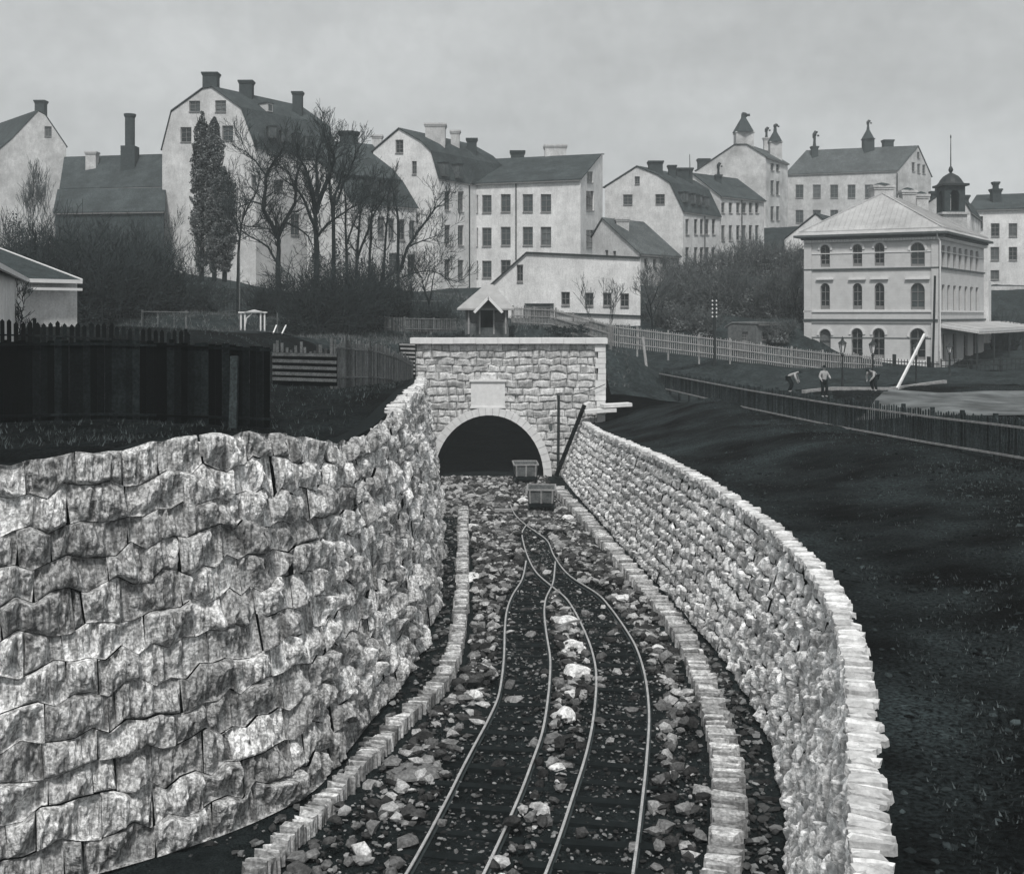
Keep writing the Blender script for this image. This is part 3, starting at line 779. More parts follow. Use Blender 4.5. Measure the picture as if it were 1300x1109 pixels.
def window(parent, poly, nrm, glass, frame, rev=0.18, bars=(1, 2), arched=False):
    """window part: frame + muntins set back in the opening, pane as its child"""
    P = [p-nrm*rev for p in poly]; n = len(P)
    cen = sum(P, Vector())/n
    mb = MB(); k_in = []
    xs = Vector((-nrm.y, nrm.x, 0))
    us = [(p-cen).dot(xs) for p in P]; zs = [p.z for p in P]
    w = max(us)-min(us); h = max(zs)-min(zs)
    fw = min(0.09, w*0.10)
    for p in P:
        k_in.append(cen+(p-cen)*(1-2*fw/max(w, 0.3)))
    for k in range(n):
        q = [P[k], P[(k+1) % n], k_in[(k+1) % n], k_in[k]]
        if (q[1]-q[0]).cross(q[2]-q[0]).dot(nrm) < 0: q = q[::-1]
        mb.slab(q, nrm, 0.06)
    u0, u1, z0, z1 = min(us), max(us), min(zs), max(zs)
    nb, nh = bars
    for i in range(1, nb+1):
        u = u0+(u1-u0)*i/(nb+1); mb.bar(cen+xs*((u))+Vector((0, 0, z0-cen.z+fw)), cen+xs*u+Vector((0, 0, z1-cen.z-fw)), fw*0.7, 0.05, up=nrm)
    for j in range(1, nh+1):
        z = z0+(z1-z0)*j/(nh+1); mb.bar(cen+xs*(u0+fw)+Vector((0, 0, z-cen.z)), cen+xs*(u1-fw)+Vector((0, 0, z-cen.z)), 0.05, fw*0.6, up=nrm)
    f = mb.build('window', frame, parent)
    mb = MB(); q = [p-nrm*0.05 for p in P]
    a = q[:]
    if (a[1]-a[0]).cross(a[2]-a[0]).dot(nrm) < 0: a = a[::-1]
    if glass is M['glass']: glass = M[WRND.choice(['glass', 'glass', 'glass_pale', 'glass_dark'])]
    mb.slab(a, nrm, 0.02); mb.build('pane', glass, f)
    if len(poly) == 4:
        mb = MB(); q_ = [p for p in poly if p.z < cen.z]; mb.bar(q_[0]+nrm*.03-Vector((0, 0, .05)), q_[-1]+nrm*.03-Vector((0, 0, .05)), .16, .08); mb.build('sill', frame, f)
    return f
def rect_hole(A, B, cx, cy, w, h):
    return [plane_hit(A, B, a, b) for a, b in ((cx-w/2, cy+h/2), (cx+w/2, cy+h/2), (cx+w/2, cy-h/2), (cx-w/2, cy-h/2))]

def chimney(parent, px, pytop, pybot, wpx, d, m='brick', cap='flat', cowl=None, deep=2.0):
    s = d/F; w = wpx*s/2; top = W(px, pytop, d); bot = W(px, pybot, d); zb_ = bot.z-deep
    mb = MB(); mb.box((top.x, top.y, (top.z+zb_)/2-0.1), w, w*0.8, (top.z-zb_)/2-0.1)
    o = None
    if cap == 'flat':
        mb.box((top.x, top.y, top.z-0.12), w+0.16, w*0.8+0.16, 0.12); mb.box((top.x, top.y, top.z-0.34), w+0.08, w*0.8+0.08, 0.1)
    elif cap == 'pyramid':
        mb.box((top.x, top.y, top.z-0.15), w+0.12, w*0.8+0.12, 0.1)
    elif cap == 'round':
        mb = MB(); mb.lathe((top.x, top.y, zb_), [(w, 0), (w, top.z-zb_-.5), (w*1.12, top.z-zb_-.45), (w*1.25, top.z-zb_-.15), (w*1.25, top.z-zb_)], 18)
    o = mb.build('chimney', M[m], parent)
    if cap == 'pyramid':
        mb = MB(); mb.lathe((top.x, top.y, top.z-0.1), [(w*1.3, 0), (w*1.25, .1), (w*0.7, 0.9*w+.2), (w*0.3, 1.5*w+.3), (w*.26, 1.9*w+.5)], 8); mb.build('chimney_hood', M['brick'], o)
    if cowl:
        pyc = cowl; t0 = top.z+(1.7*w if cap == 'pyramid' else 0); t1 = W(px, pyc, d).z; r = max(0.16, w*0.22) if cap == 'pyramid' else w*0.45
        hgt = t1-t0; mb = MB()
        mb.tube([(top.x, d, t0-0.1), (top.x, d, t0+hgt*.35), (top.x+r*.1, d, t0+hgt*.62)], [r*1.25, r*.9, r*.95], 8)
        mb.tube([(top.x-r*.5, d, t0+hgt*.55), (top.x, d, t0+hgt*.8), (top.x+r*.8, d, t1-r*.3), (top.x+r*2.0, d, t1-r*.9)], [r*.9, r*1.5, r*1.2, r*.9], 8)
        mb.box((top.x+r*2.6, d, t0+hgt*.72), r*.7, r*.3, r*.6)
        mb.build('cowl', M['metal'], o)
    return o

def extr_house(name, label, cat, A, B, prof, zlow, side, Fc, gw=(), sw=(), roofm='roof', wallm='plaster', bars=(1, 2), glass='glass', sbars=(1, 2), over=0.3, group='old town houses above the tunnel', far_over=0.3, roof_t=0.14, swall=None):
    """gable plane through A(px,d) B(px,d); prof = pixel points left eave..right eave; extruded so that corner `side` goes to Fc(px,d)"""
    a = XY(*A); b = XY(*B); fc = XY(*Fc); e = fc-(b if side == 'R' else a); el = e.length; eh = e.normalized()
    g = thing(name, label, cat, (a.x, a.y, zlow), group)
    G = [plane_hit(a, b, *p) for p in prof]
    nrm = outn(a, b); nrm = nrm if nrm.dot(e) < 0 else -nrm
    out = [Vector((G[0].x, G[0].y, zlow))]+G+[Vector((G[-1].x, G[-1].y, zlow))]
    mb = MB()
    holes = [rect_hole(a, b, *w[:4]) for w in gw]
    poly_wall(mb, out, holes, nrm)
    poly_wall(mb, [p+e for p in out], [], -nrm)
    cen = sum(out, Vector())/len(out)+e/2
    # side walls
    for sd, c0, gp in (('L', a, G[0]), ('R', b, G[-1])):
        c0 = Vector((gp.x, gp.y, 0)); c1 = c0+e
        n2 = outn(c0, c1, Vector((cen.x, cen.y, 0)))
        o2 = [Vector((c0.x, c0.y, zlow)), Vector((c1.x, c1.y, zlow)), Vector((c1.x, c1.y, gp.z)), Vector((c0.x, c0.y, gp.z))]
        hs = [rect_hole(c0, c1, *w[:4]) for w in sw] if sd == side else []
        poly_wall(mb, o2, hs, n2)
        if sd == side:
            for h_ in hs: window(g, h_, n2, M[glass], M['frame'], bars=sbars)
    mb.build('wall', M[wallm], g)
    for h_ in holes: window(g, h_, nrm, M[glass], M['frame'], bars=bars)
    # roof
    R = [p.copy() for p in G]
    d0 = (R[0]-R[1]).normalized(); R[0] = R[0]+d0*over; d1 = (R[-1]-R[-2]).normalized(); R[-1] = R[-1]+d1*over
    R = [p+Vector((0, 0, 0.06)) for p in R]
    s0 = -eh*over*0.6; s1 = e+eh*far_over
    up = Vector((0, 0, roof_t)); n = len(R); vs = []
    for off in (s0, s1):
        for p in R: vs.append(p+off+up)
        for p in R: vs.append(p+off)
    fs = []
    for i in range(n-1):
        fs.append((i, i+1, 2*n+i+1, 2*n+i)); fs.append((n+i+1, n+i, 3*n+i, 3*n+i+1))
        fs.append((i+1, i, n+i, n+i+1)); fs.append((2*n+i, 2*n+i+1, 3*n+i+1, 3*n+i))
    fs.append((0, 2*n, 3*n, n)); fs.append((n-1, 2*n-1, 4*n-1, 3*n-1))
    mb = MB(); mb.add(vs, fs); ro = mb.build('roof', M[roofm], g)
    # gutter line under the eaves on the visible side
    gp = G[-1] if side == 'R' else G[0]; dd = d1 if side == 'R' else d0
    mb = MB(); q = gp+dd*over+Vector((0, 0, -0.03)); mb.bar(q, q+e, 0.14, 0.12); mb.build('gutter', M['frame'], g)
    return g, G, e, nrm
def dormer(parent, base, out, w, h, dep, m='plaster_b'):
    """small flat dormer: base = centre of front sill"""
    out = Vector(out).normalized(); ux = Vector((-out.y, out.x, 0))
    mb = MB(); c = base-out*dep/2+Vector((0, 0, h/2)); mb.box(c, w/2, dep/2, h/2, ux); 
    o = mb.build('dormer', M[m], parent)
    mb = MB(); mb.box(c+Vector((0, 0, h/2+0.06)), w/2+.12, dep/2+.12, 0.06, ux); mb.build('dormer_roof', M['roof'], o)
    mb = MB(); mb.box(base+out*0.02+Vector((0, 0, h*0.5)), w*0.34, 0.03, h*0.36, ux); mb.build('dormer_window', M['glass'], o)

# --- far left gable house
g, G, e, nr = extr_house('gable_house', 'pale gabled house cut by the left edge of the photo with brick chimney', 'house', (-8, 171), (83, 170), [(-8, 196), (15, 176), (48, 141), (57, 146), (84, 186)], 12, 'L', (-60, 185), gw=[(61, 167, 9, 13)], wallm='plaster_b')
chimney(g, 52, 128, 146, 12, 172)
# --- dark long roof house
g, G, e, nr = extr_house('long_house', 'low dark house with long tiled roof and tall round chimney stack', 'house', (212, 152), (214, 164), [(212, 236), (213, 197), (215, 225)], 14, 'L', (78, 155), roofm='roof', wallm='brick')
chimney(g, 117, 193, 202, 13, 158, m='plaster_b')
chimney(g, 165, 145, 195, 12, 157, cap='round')
mb = MB(); p = W(165, 195, 157); mb.box((p.x, 157, p.z-1.2), 1.0, 1.0, 2.2); mb.build('stack_base', M['brick'], g)
g, G, e, nr = extr_house('shed', 'dark shed with sloping roof below the long tiled house', 'shed', (208, 139), (210, 149), [(208, 268), (209, 240), (211, 262)], 12, 'L', (70, 141), roofm='roof', wallm='wood_mid', group='dark sheds')
# --- building A
g, G, e, nr = extr_house('mansard_house', 'large white house with broad mansard gable, four attic windows and two chimneys', 'house', (206, 143.4), (325, 140), [(206, 189), (218, 142), (258, 113), (269, 111), (307, 138), (325, 187)], 12.5, 'R', (432, 153),
    gw=[(247, 135, 14, 14), (280, 135, 14, 15), (236, 171, 14, 19), (289, 169, 14, 19), (322, 230, 6, 16)], sw=[(354, 236, 13, 15), (400, 235, 13, 16), (413, 281, 16, 31), (375, 285, 12, 28)], wallm='plaster')
chimney(g, 268, 93, 112, 18, 144.3, deep=1.2); chimney(g, 313, 103, 122, 16, 146); chimney(g, 378, 117, 134, 12, 151)
for px, py, d in ((346, 175, 141.5), (362, 180, 143.3), (377, 184, 145), (392, 188, 147)):
    dormer(g, W(px, py, d), nr+e.normalized().cross(Vector((0, 0, 1)))*1.0, 0.95, 1.5, 1.6, m='roof_mid')
dormer(g, W(343, 142, 144.5), e.normalized().cross(Vector((0, 0, 1))), 0.9, 1.1, 1.6, m='plaster_b')
# --- wing A2
g, G, e, nr = extr_house('mansard_wing', 'lower wing with dark mansard roof behind the bare trees', 'house', (385, 129.3), (446, 127.4), [(390, 204), (403, 204), (426, 222), (446, 256)], 12, 'R', (528, 134.2),
    sw=[(470, 288, 7, 26), (484, 289, 9, 28), (497, 291, 8, 27), (510, 292, 9, 27), (523, 293, 7, 26), (500, 335, 12, 28), (522, 336, 9, 26)], wallm='plaster', sbars=(1, 2), over=.25)
up_ = [W(401, 204, 128.9), W(426, 222.5, 127.3), W(509, 231, 134.8), W(472, 186, 139.5), W(424, 182, 137.3)]
mb = MB(); nn_ = (up_[1]-up_[0]).cross(up_[3]-up_[0]).normalized(); nn_ = nn_ if nn_.z > 0 else -nn_
mb.slab([p+nn_*.3 for p in (up_ if (up_[1]-up_[0]).cross(up_[2]-up_[0]).dot(nn_) > 0 else up_[::-1])], nn_, .3); mb.build('upper_roof', M['roof'], g)
chimney(g, 443, 168, 184, 23, 138.5, m='brick', cap='round', deep=3); chimney(g, 479, 172, 190, 12, 150, m='plaster_b')
for px, py, d in ((476, 251, 129.9), (489, 252, 130.9), (502, 253, 131.9)):
    dormer(g, W(px, py, d), e.normalized().cross(Vector((0, 0, 1))), 1.1, 2.2, 1.6, m='roof_mid')
mb = MB()
# --- building C gable block
g, G, e, nr = extr_house('corner_house', 'tall white house with mansard gable and wide pale chimney', 'house', (474, 137), (557, 134), [(474, 192), (507, 164), (535, 180), (548, 193), (557, 225)], 12.5, 'R', (645, 147),
    gw=[(507, 186, 10, 17), (526, 213, 6, 17)], sw=[(568, 255, 7.5, 25), (585, 256, 7.5, 26), (568, 298, 7.5, 25), (585, 299, 7.5, 26), (568, 341, 7.5, 24), (585, 342, 7.5, 24)], wallm='plaster_w')
chimney(g, 553, 158, 172, 25, 139, m='plaster_b'); chimney(g, 578, 166, 178, 11, 142, m='plaster_b'); chimney(g, 599, 176, 190, 12, 144)
for px, py, d in ((567, 224, 134.4), (585, 226, 136.8)):
    dormer(g, W(px, py, d), e.normalized().cross(Vector((0, 0, 1))), 0.8, 1.7, 1.8, m='roof_mid')
mb = MB(); mb.tube([W(601, 228, 139.9), W(596, 236, 139.4), W(596, 368, 139.4)], 0.09, 6); mb.build('downpipe', M['metal'], g)
# --- building D wing
rows = []
for py, h in ((259, 23), (301, 24), (342, 22)):
    for px, w in ((603.5, 7), (618, 12), (642, 12.5), (670, 13), (693, 13.5)): rows.append((px, py-(1 if px > 640 else 0), w, h))
g, G, e, nr = extr_house('long_white_wing', 'white three storey wing with square window rows and dark sloping roof', 'house', (737, 136.5), (765, 148), [(737, 228), (762, 197), (765, 197)], 12.5, 'L', (599, 141),
    gw=[(749, 225, 8, 14), (749, 255, 10, 25), (749, 303, 10, 22)], sw=rows, wallm='plaster_w')
chimney(g, 657, 192, 203, 17, 152); chimney(g, 705, 185, 200, 27, 150, m='plaster_b')
mb = MB(); mb.tube([W(655, 233, 139), W(655, 330, 138.9)], 0.08, 6); mb.build('downpipe', M['metal'], g)
mb = MB(); q0 = W(735, 330, 136.4); mb.build('belt', M['plaster_b'], g) if False else None
# --- low white house in front
a = XY(622, 107); b = XY(813, 105)
g = thing('low_white_house', 'low white rendered house with sloped left parapet and four small windows', 'house', (a.x, a.y, 9.5), 'old town houses above the tunnel')
O = [plane_hit(a, b, *p) for p in ((622, 430), (622, 363), (668, 321.5), (813, 328), (813, 430))]
nr = outn(a, b)
win = [(718, 379, 11, 17), (748, 380, 11, 17), (771, 380, 11, 17), (793, 381, 11, 17), (660, 347, 8, 22)]
hs = [rect_hole(a, b, *w) for w in win]; dh = rect_hole(a, b, 686, 397, 24, 20)
mb = MB(); poly_wall(mb, O, hs+[dh], nr)
back = Vector((-0.5, 9, 0)); 
bo = [p+back for p in O]; bo[1].z -= 0.5; bo[2].z -= 2; bo[3].z -= 2
poly_wall(mb, bo, [], -nr)
for i, j in ((0, 1), (4, 3)):
    mb.add([O[i], O[j], bo[j], bo[i]], [(0, 1, 2, 3) if i else (3, 2, 1, 0)])
mb.build('wall', M['plaster_w'], g)
for h_ in hs: window(g, h_, nr, M['glass_dark'], M['frame'], bars=(1, 1))
mb = MB()
for i, j in ((1, 2), (2, 3)):
    q = [O[i]-nr*0, O[j], bo[j], bo[i]]; q = [p+Vector((0, 0, 0.02)) for p in q]
    mb.slab(q[::-1] if (q[1]-q[0]).cross(q[2]-q[0]).z < 0 else q, (0, 0, 1), -0.14)
mb.build('roof', M['roof'], g)
mb = MB(); mb.bar(O[1]+nr*.1+Vector((0, 0, .04)), O[2]+nr*.1+Vector((0, 0, .04)), .25, .12); mb.bar(O[2]+nr*.1+Vector((0, 0, .06)), O[3]+nr*.1+Vector((0, 0, .06)), .25, .12); mb.build('coping', M['metal'], g)
mb = MB(); mb.slab([p-nr*.2 for p in dh], nr, 0.05); dr = mb.build('garage_door', M['wood_mid'], g)
A_ = plane_hit(a, b, 667, 386); B_ = plane_hit(a, b, 703, 386); mb = MB(); mb.bar(A_+nr*.35, B_+nr*.35, .8, .12); 
for q in (A_, B_): mb.bar(q+nr*.65+Vector((0, 0, -.1)), q+nr*.65+Vector((0, 0, -2)), .12, .12)
mb.build('awning', M['wood_mid'], g)
mb = MB(); A_ = plane_hit(a, b, 669, 389.5); B_ = plane_hit(a, b, 700, 389.5); mb.bar(A_+nr*.12, B_+nr*.12, .06, .22); mb.build('door_board', M['white'], g)
mb = MB(); A_ = plane_hit(a, b, 705, 397); B_ = plane_hit(a, b, 813.5, 401); mb.bar(A_+nr*.12, B_+nr*.12, .2, .12); mb.build('string_course', M['wood_mid'], g)
# --- building E
g, G, e, nr = extr_house('mansard_house', 'white mansard house with three gable windows at the right of the long wing', 'house', (768, 152), (867, 150), [(768, 238), (809, 212), (834, 222), (851, 233), (867, 267)], 14, 'R', (914, 158.4),
    gw=[(809, 229, 6.5, 10), (797, 253.5, 12, 13), (838, 253, 12, 13)], sw=[(x, y, 4.6, h) for x in (872.5, 883.5, 891, 898, 906) for y, h in ((288, 20), (325, 22))], wallm='plaster', sbars=(0, 2))
chimney(g, 832, 205, 222, 17, 152.5); chimney(g, 853, 210, 224, 9, 154); chimney(g, 868, 214, 226, 20, 157)
for px, py, d in ((872, 257, 150.6), (882, 259, 152.4), (890, 261, 154), (899, 263, 155.6)):
    dormer(g, W(px, py, d), e.normalized().cross(Vector((0, 0, 1))), 0.8, 1.4, 1.4, m='roof_mid')
mb = MB(); mb.tube([W(895, 274, 154.6), W(895, 345, 154.6)], 0.07, 6); mb.build('downpipe', M['metal'], g)
stick('flagstaff', 'thin dark staff rising beside the chimneys of the right mansard house', 'staff', W(876, 222, 156), W(875.5, 196, 156), 0.08, M['metal'], r2=0.04)
# --- building E2
g, G, e, nr = extr_house('row_house', 'white row house with six narrow window columns and sloping dark roof', 'house', (868, 164), (914.5, 158.8), [(856, 240), (879, 221), (914.5, 249)], 14, 'R', (970, 165.5),
    sw=[(x, y, 4.6, h) for x in (918, 927.5, 937, 945, 953, 961) for y, h in ((264, 13.5), (296, 20), (330, 20))], wallm='plaster', sbars=(0, 2))
chimney(g, 912, 222, 234, 7, 164, cowl=207)
mb = MB(); mb.tube([W(942, 254, 161.8), W(942, 340, 161.8)], 0.08, 6); mb.build('downpipe', M['metal'], g)
for px, py in ((908, 233), (926, 238), (934, 240)):
    mb = MB(); mb.box(W(px, py, 166), 0.5, 0.5, 0.35); mb.build('roof_hatch', M['roof_mid'], g)
# --- lower roof L
g, G, e, nr = extr_house('low_roof_house', 'small house with long dark roof sloping down below the mansard gable', 'house', (755, 128), (812, 123), [(752, 300), (765, 278), (812, 322)], 13, 'R', (862, 129),
    sw=[(820, 333, 4, 10), (831, 334, 4, 10), (843, 334, 4, 10)], gw=[(770, 321, 4, 7), (780, 322, 4, 7)], roofm='roof_mid', wallm='plaster_b')
chimney(g, 790, 277, 292, 16, 128, m='plaster_b')
# --- building F
g, G, e, nr = extr_house('tall_gable_house', 'tall patched house with blank gable and hooded chimneys on the hilltop', 'house', (884, 194), (972, 188), [(884, 217), (933, 184), (948, 184), (972, 199)], 22, 'R', (1000, 197),
    sw=[(980.5, 212, 4.5, 9), (987.5, 213, 4.5, 9), (980.5, 238, 4.5, 18), (987.5, 239, 4.5, 18), (980.5, 271, 4.5, 18), (987.5, 271, 4.5, 18)], roofm='roof_mid', wallm='plaster_p', sbars=(0, 1))
chimney(g, 944, 168, 184, 22, 192, m='plaster_p', cap='pyramid', cowl=145); chimney(g, 984, 180, 196, 15, 196, m='plaster_p', cap='pyramid', cowl=158); chimney(g, 973, 175, 192, 7, 199, m='plaster_p', cowl=162); chimney(g, 893, 202, 212, 14, 196)
mb = MB(); mb.tube([W(994, 206, 195.3), W(994, 285, 195.3)], 0.1, 6); mb.build('downpipe', M['metal'], g)
# --- building G
g, G, e, nr = extr_house('long_hilltop_house', 'long white hilltop house with grey tiled roof behind the station', 'house', (1140, 206), (1182, 212), [(1140, 216), (1165, 186), (1182, 224)], 22, 'L', (999, 212),
    gw=[(1166, 197, 3.5, 8), (1159.5, 212, 4, 12), (1166.5, 214, 4, 12), (1173, 215, 4, 12)], sw=[(x, y, 10, 17) for x in (1015, 1037, 1059, 1081, 1103, 1122) for y in (243, 275)], roofm='roof_mid', wallm='plaster_b')
chimney(g, 1034, 186, 194, 8, 214, cowl=167); chimney(g, 1102, 176, 190, 13, 212, cap='pyramid', cowl=153); chimney(g, 1127, 178, 190, 12, 212)
mb = MB(); mb.tube([W(1139, 220, 205.8), W(1139, 290, 205.8)], 0.1, 6); mb.build('downpipe', M['metal'], g)
# terrace walls below F/G
mb = MB(); mb.bar(W(968, 302, 182)+Vector((0, 0, -3)), W(1004, 302, 184)+Vector((0, 0, -3)), 0.6, 8.2); o = mb.build('terrace_wall', M['plaster_b']); tag(o, 'pale terrace wall below the tall gable house on the hill', 'terrace wall')
mb = MB(); mb.bar(W(1000, 297, 196)+Vector((0, 0, -3)), W(1090, 297, 197)+Vector((0, 0, -3)), 0.6, 7); o = mb.build('terrace_wall', M['plaster_b']); tag(o, 'long low terrace wall under the windows of the hilltop house', 'terrace wall')
# --- small white house S
g, G, e, nr = extr_house('small_gable_house', 'small white house with steep gable tucked behind the station roof', 'house', (998, 132), (1070, 132), [(996, 304), (1036, 272), (1075, 304)], 14, 'R', (1110, 145), gw=[(1018, 323, 10, 14)], wallm='plaster_w', glass='glass_dark')
# --- right edge house H2
g, G, e, nr = extr_house('flat_front_house', 'white house with dark roof at the right edge beyond the station turret', 'house', (1330, 148), (1345, 160), [(1330, 264), (1338, 246), (1345, 262)], 12, 'L', (1231, 151),
    sw=[(1242.5, 283, 11, 17), (1263.5, 292, 11, 17), (1263, 322, 11, 17), (1263, 349, 11, 12), (1286, 292, 11, 17), (1286, 322, 11, 17)], wallm='plaster_w')
chimney(g, 1264, 240, 250, 11, 153); chimney(g, 1264, 231, 242, 6, 153)
mb = MB(); mb.bar(W(1232, 380, 142)+Vector((0, 0, -2)), W(1340, 380, 142)+Vector((0, 0, -2)), 0.5, 7.4); o = mb.build('garden_wall', M['plaster_b']); tag(o, 'pale garden wall at the right behind the station platform', 'garden wall')

# ------------------------------------------------------------------ station
a = XY(1021, 104); b = XY(1193, 98.5); c = XY(1249, 112); ee = c-b; dback = a+ee
g = thing('railway_station', 'three storey station building with arched windows, hipped metal roof and platform canopy', 'station', (b.x, b.y, 6.0))
nF = outn(a, b); nS = outn(b, c, (a+b+c+dback)/4)
zE = plane_hit(a, b, 1193, 296).z; zlow = 5.6
mb = MB()
frontw = [(1047.5, 325, 12, 28), (1088.5, 324, 12, 28), (1116.5, 323, 12.5, 29), (1165, 323, 18, 30),
          (1047.5, 376, 12, 33), (1088.5, 376, 12, 33), (1116.5, 376, 12.5, 34), (1165, 376, 18, 34),
          (1047.5, 437, 14, 38), (1088, 436, 14, 38), (1115.5, 436, 15, 38), (1165, 437, 20, 40)]
hf = []
for w in frontw:
    WR[0] = w[2]*0.52; hf.append(arch_hole(a, b, *w))
poly_wall(mb, [Vector((a.x, a.y, zlow)), Vector((b.x, b.y, zlow)), Vector((b.x, b.y, zE)), Vector((a.x, a.y, zE))], hf, nF, 0.3)
hs = []
for i, px in enumerate((1197.5, 1204.5, 1212, 1219, 1226.5, 1233.5, 1240.5)):
    k = i/6
    for (cy0, cy1, h0, h1) in ((326, 332, 30, 27), (378, 380, 34, 31)):
        WR[0] = 1.6; hs.append(arch_hole(b, c, px, cy0+(cy1-cy0)*k, 3.6, h0+(h1-h0)*k))
for px in (1199, 1212, 1226, 1238):
    WR[0] = 2; hs.append(arch_hole(b, c, px, 440, 5, 34))
poly_wall(mb, [Vector((b.x, b.y, zlow)), Vector((c.x, c.y, zlow)), Vector((c.x, c.y, zE)), Vector((b.x, b.y, zE))], hs, nS, 0.3)
poly_wall(mb, [Vector((c.x, c.y, zlow)), Vector((dback.x, dback.y, zlow)), Vector((dback.x, dback.y, zE)), Vector((c.x, c.y, zE))], [], -nF)
poly_wall(mb, [Vector((dback.x, dback.y, zlow)), Vector((a.x, a.y, zlow)), Vector((a.x, a.y, zE)), Vector((dback.x, dback.y, zE))], [], -nS)
mb.build('wall', M['station'], g)
for i, h_ in enumerate(hf):
    if i == 8:
        mb = MB(); q = [p-nF*0.25 for p in h_]; mb.slab(q if (q[1]-q[0]).cross(q[2]-q[0]).dot(nF) > 0 else q[::-1], nF, 0.06); mb.build('door', M['wood'], g)
    else: window(g, h_, nF, M['glass_dark'] if i not in (3, 7) else M['glass'], M['frame'], rev=0.22, bars=(1, 2))
for h_ in hs: window(g, h_, nS, M['glass'], M['frame'], rev=0.2, bars=(0, 1))
def ring(z0, z1, proud, m, name, faces=(1, 1)):
    mb = MB()
    if faces[0]: mb.bar(Vector((a.x, a.y, (z0+z1)/2))+nF*(proud/2-0.02)-(b-a).normalized()*proud*0.5, Vector((b.x, b.y, (z0+z1)/2))+nF*(proud/2-0.02)+(b-a).normalized()*proud, proud+0.04, z1-z0)
    if faces[1]: mb.bar(Vector((b.x, b.y, (z0+z1)/2-0.003))+nS*(proud/2-0.02), Vector((c.x, c.y, (z0+z1)/2-0.003))+nS*(proud/2-0.02), proud+0.04, z1-z0)
    mb.build(name, M[m], g)
def zf(py): return plane_hit(a, b, 1193, py).z
ring(zf(300), zf(296), 0.45, 'trim_dark', 'cornice'); 
ring(zf(340.5), zf(338.5), 0.14, 'trim_dark', 'string_course'); ring(zf(319), zf(318), 0.06, 'trim', 'string_course')
ring(zf(396), zf(394), 0.12, 'trim', 'string_course'); ring(zf(407.5), zf(405), 0.22, 'trim_dark', 'string_course'); ring(zf(410), zf(408), 0.12, 'trim', 'string_course')
ring(zf(430), zf(429), 0.05, 'trim_dark', 'string_course', (1, 0)); ring(zf(470), zf(458), 0.12, 'trim', 'plinth')
# dentils under the upper moulding, one mesh with it
mb = MB(); zm = (zf(304)+zf(300.2))/2; hm_ = zf(300.2)-zf(304)
mb.bar(Vector((a.x, a.y, zm))+nF*.1, Vector((b.x, b.y, zm))+nF*.1, .28, hm_); mb.bar(Vector((b.x, b.y, zm-.003))+nS*.1, Vector((c.x, c.y, zm-.003))+nS*.1, .28, hm_)
for i in range(46):
    p = a+(b-a)*((i+0.5)/46); mb.box(Vector((p.x, p.y, zm))+nF*0.3, 0.06, 0.1, 0.09, (b-a))
for i in range(44):
    p = b+(c-b)*((i+0.5)/44); mb.box(Vector((p.x, p.y, zm))+nS*0.3, 0.06, 0.1, 0.09, (c-b))
mb.build('cornice_moulding', M['trim'], g)
# arch hoods and head mouldings over windows
mb = MB()
for i, w in enumerate(frontw):
    if 4 <= i < 8:
        y_ = w[1]-w[3]/2-5; A_ = plane_hit(a, b, w[0]-w[2]*.75-2, y_); B_ = plane_hit(a, b, w[0]+w[2]*.75+2, y_); B_.z = A_.z
        mb.bar(A_+nF*.1, B_+nF*.1, 0.25, 0.14)
    else:
        r = w[2]/2+2.0; rv = w[2]*0.52+2.0; yt = w[1]-w[3]/2-2.0; P = []
        for k in range(13):
            th = PI*k/12; P.append(plane_hit(a, b, w[0]+r*math.cos(th), yt+rv-rv*math.sin(th))+nF*0.03)
        for p, q in zip(P[:-1], P[1:]): mb.bar(p, q, 0.12, 0.2, up=nF.cross(q-p) if (q-p).length > 1e-4 else None)
mb.build('window_hoods', M['trim'], g)
mb = MB(); mb.bar(Vector((b.x, b.y, zlow))+nF*.05-(b-a).normalized()*.35, Vector((b.x, b.y, zE-.6))+nF*.05-(b-a).normalized()*.35, .7, .14, up=nF); mb.build('pilaster', M['station'], g); mb = MB(); mb.bar(Vector((a.x, a.y, zlow))+nF*.05+(b-a).normalized()*.35, Vector((a.x, a.y, zE-.6))+nF*.05+(b-a).normalized()*.35, .7, .14, up=nF); mb.build('pilaster', M['station'], g)
# roof
o_ = 0.75; ub = (b-a).normalized(); ue = ee.normalized()
Z1 = zE+0.02
ra = a-ub*o_-ue*o_; rb = b+ub*o_-ue*o_; rc = c+ub*o_+ue*o_; rd = dback-ub*o_+ue*o_
E4 = [Vector((p.x, p.y, Z1)) for p in (ra, rb, rc, rd)]
mb = MB(); mb.slab([p+Vector((0, 0, .12)) for p in E4][::-1] if False else [p+Vector((0, 0, .12)) for p in E4], (0, 0, 1), 0.2)
mb.build('eaves', M['trim_dark'], g)
ap1 = plane_hit((a+dback)/2*0+ (a+b)/2+ee*0.42, (a+b)/2+ee*0.42+(b-a), 1120, 246)
inn = [p.lerp(sum(E4, Vector())/4, 0.06) for p in E4]
lowz = 0.45
inn = [Vector((p.x, p.y, Z1+lowz)) for p in inn]
topc = ap1; topd = topc+ee*0.30; topd.z = topc.z
mb = MB(); up = Vector((0, 0, .13))
vs = [p+up for p in E4]+inn+[topc, topd]
mb.add(vs, [(0, 1, 5, 4), (1, 2, 6, 5), (2, 3, 7, 6), (3, 0, 4, 7), (4, 5, 8), (5, 6, 9, 8), (6, 7, 9), (7, 4, 8, 9)])
ro = mb.build('roof', M['roof_metal'], g)
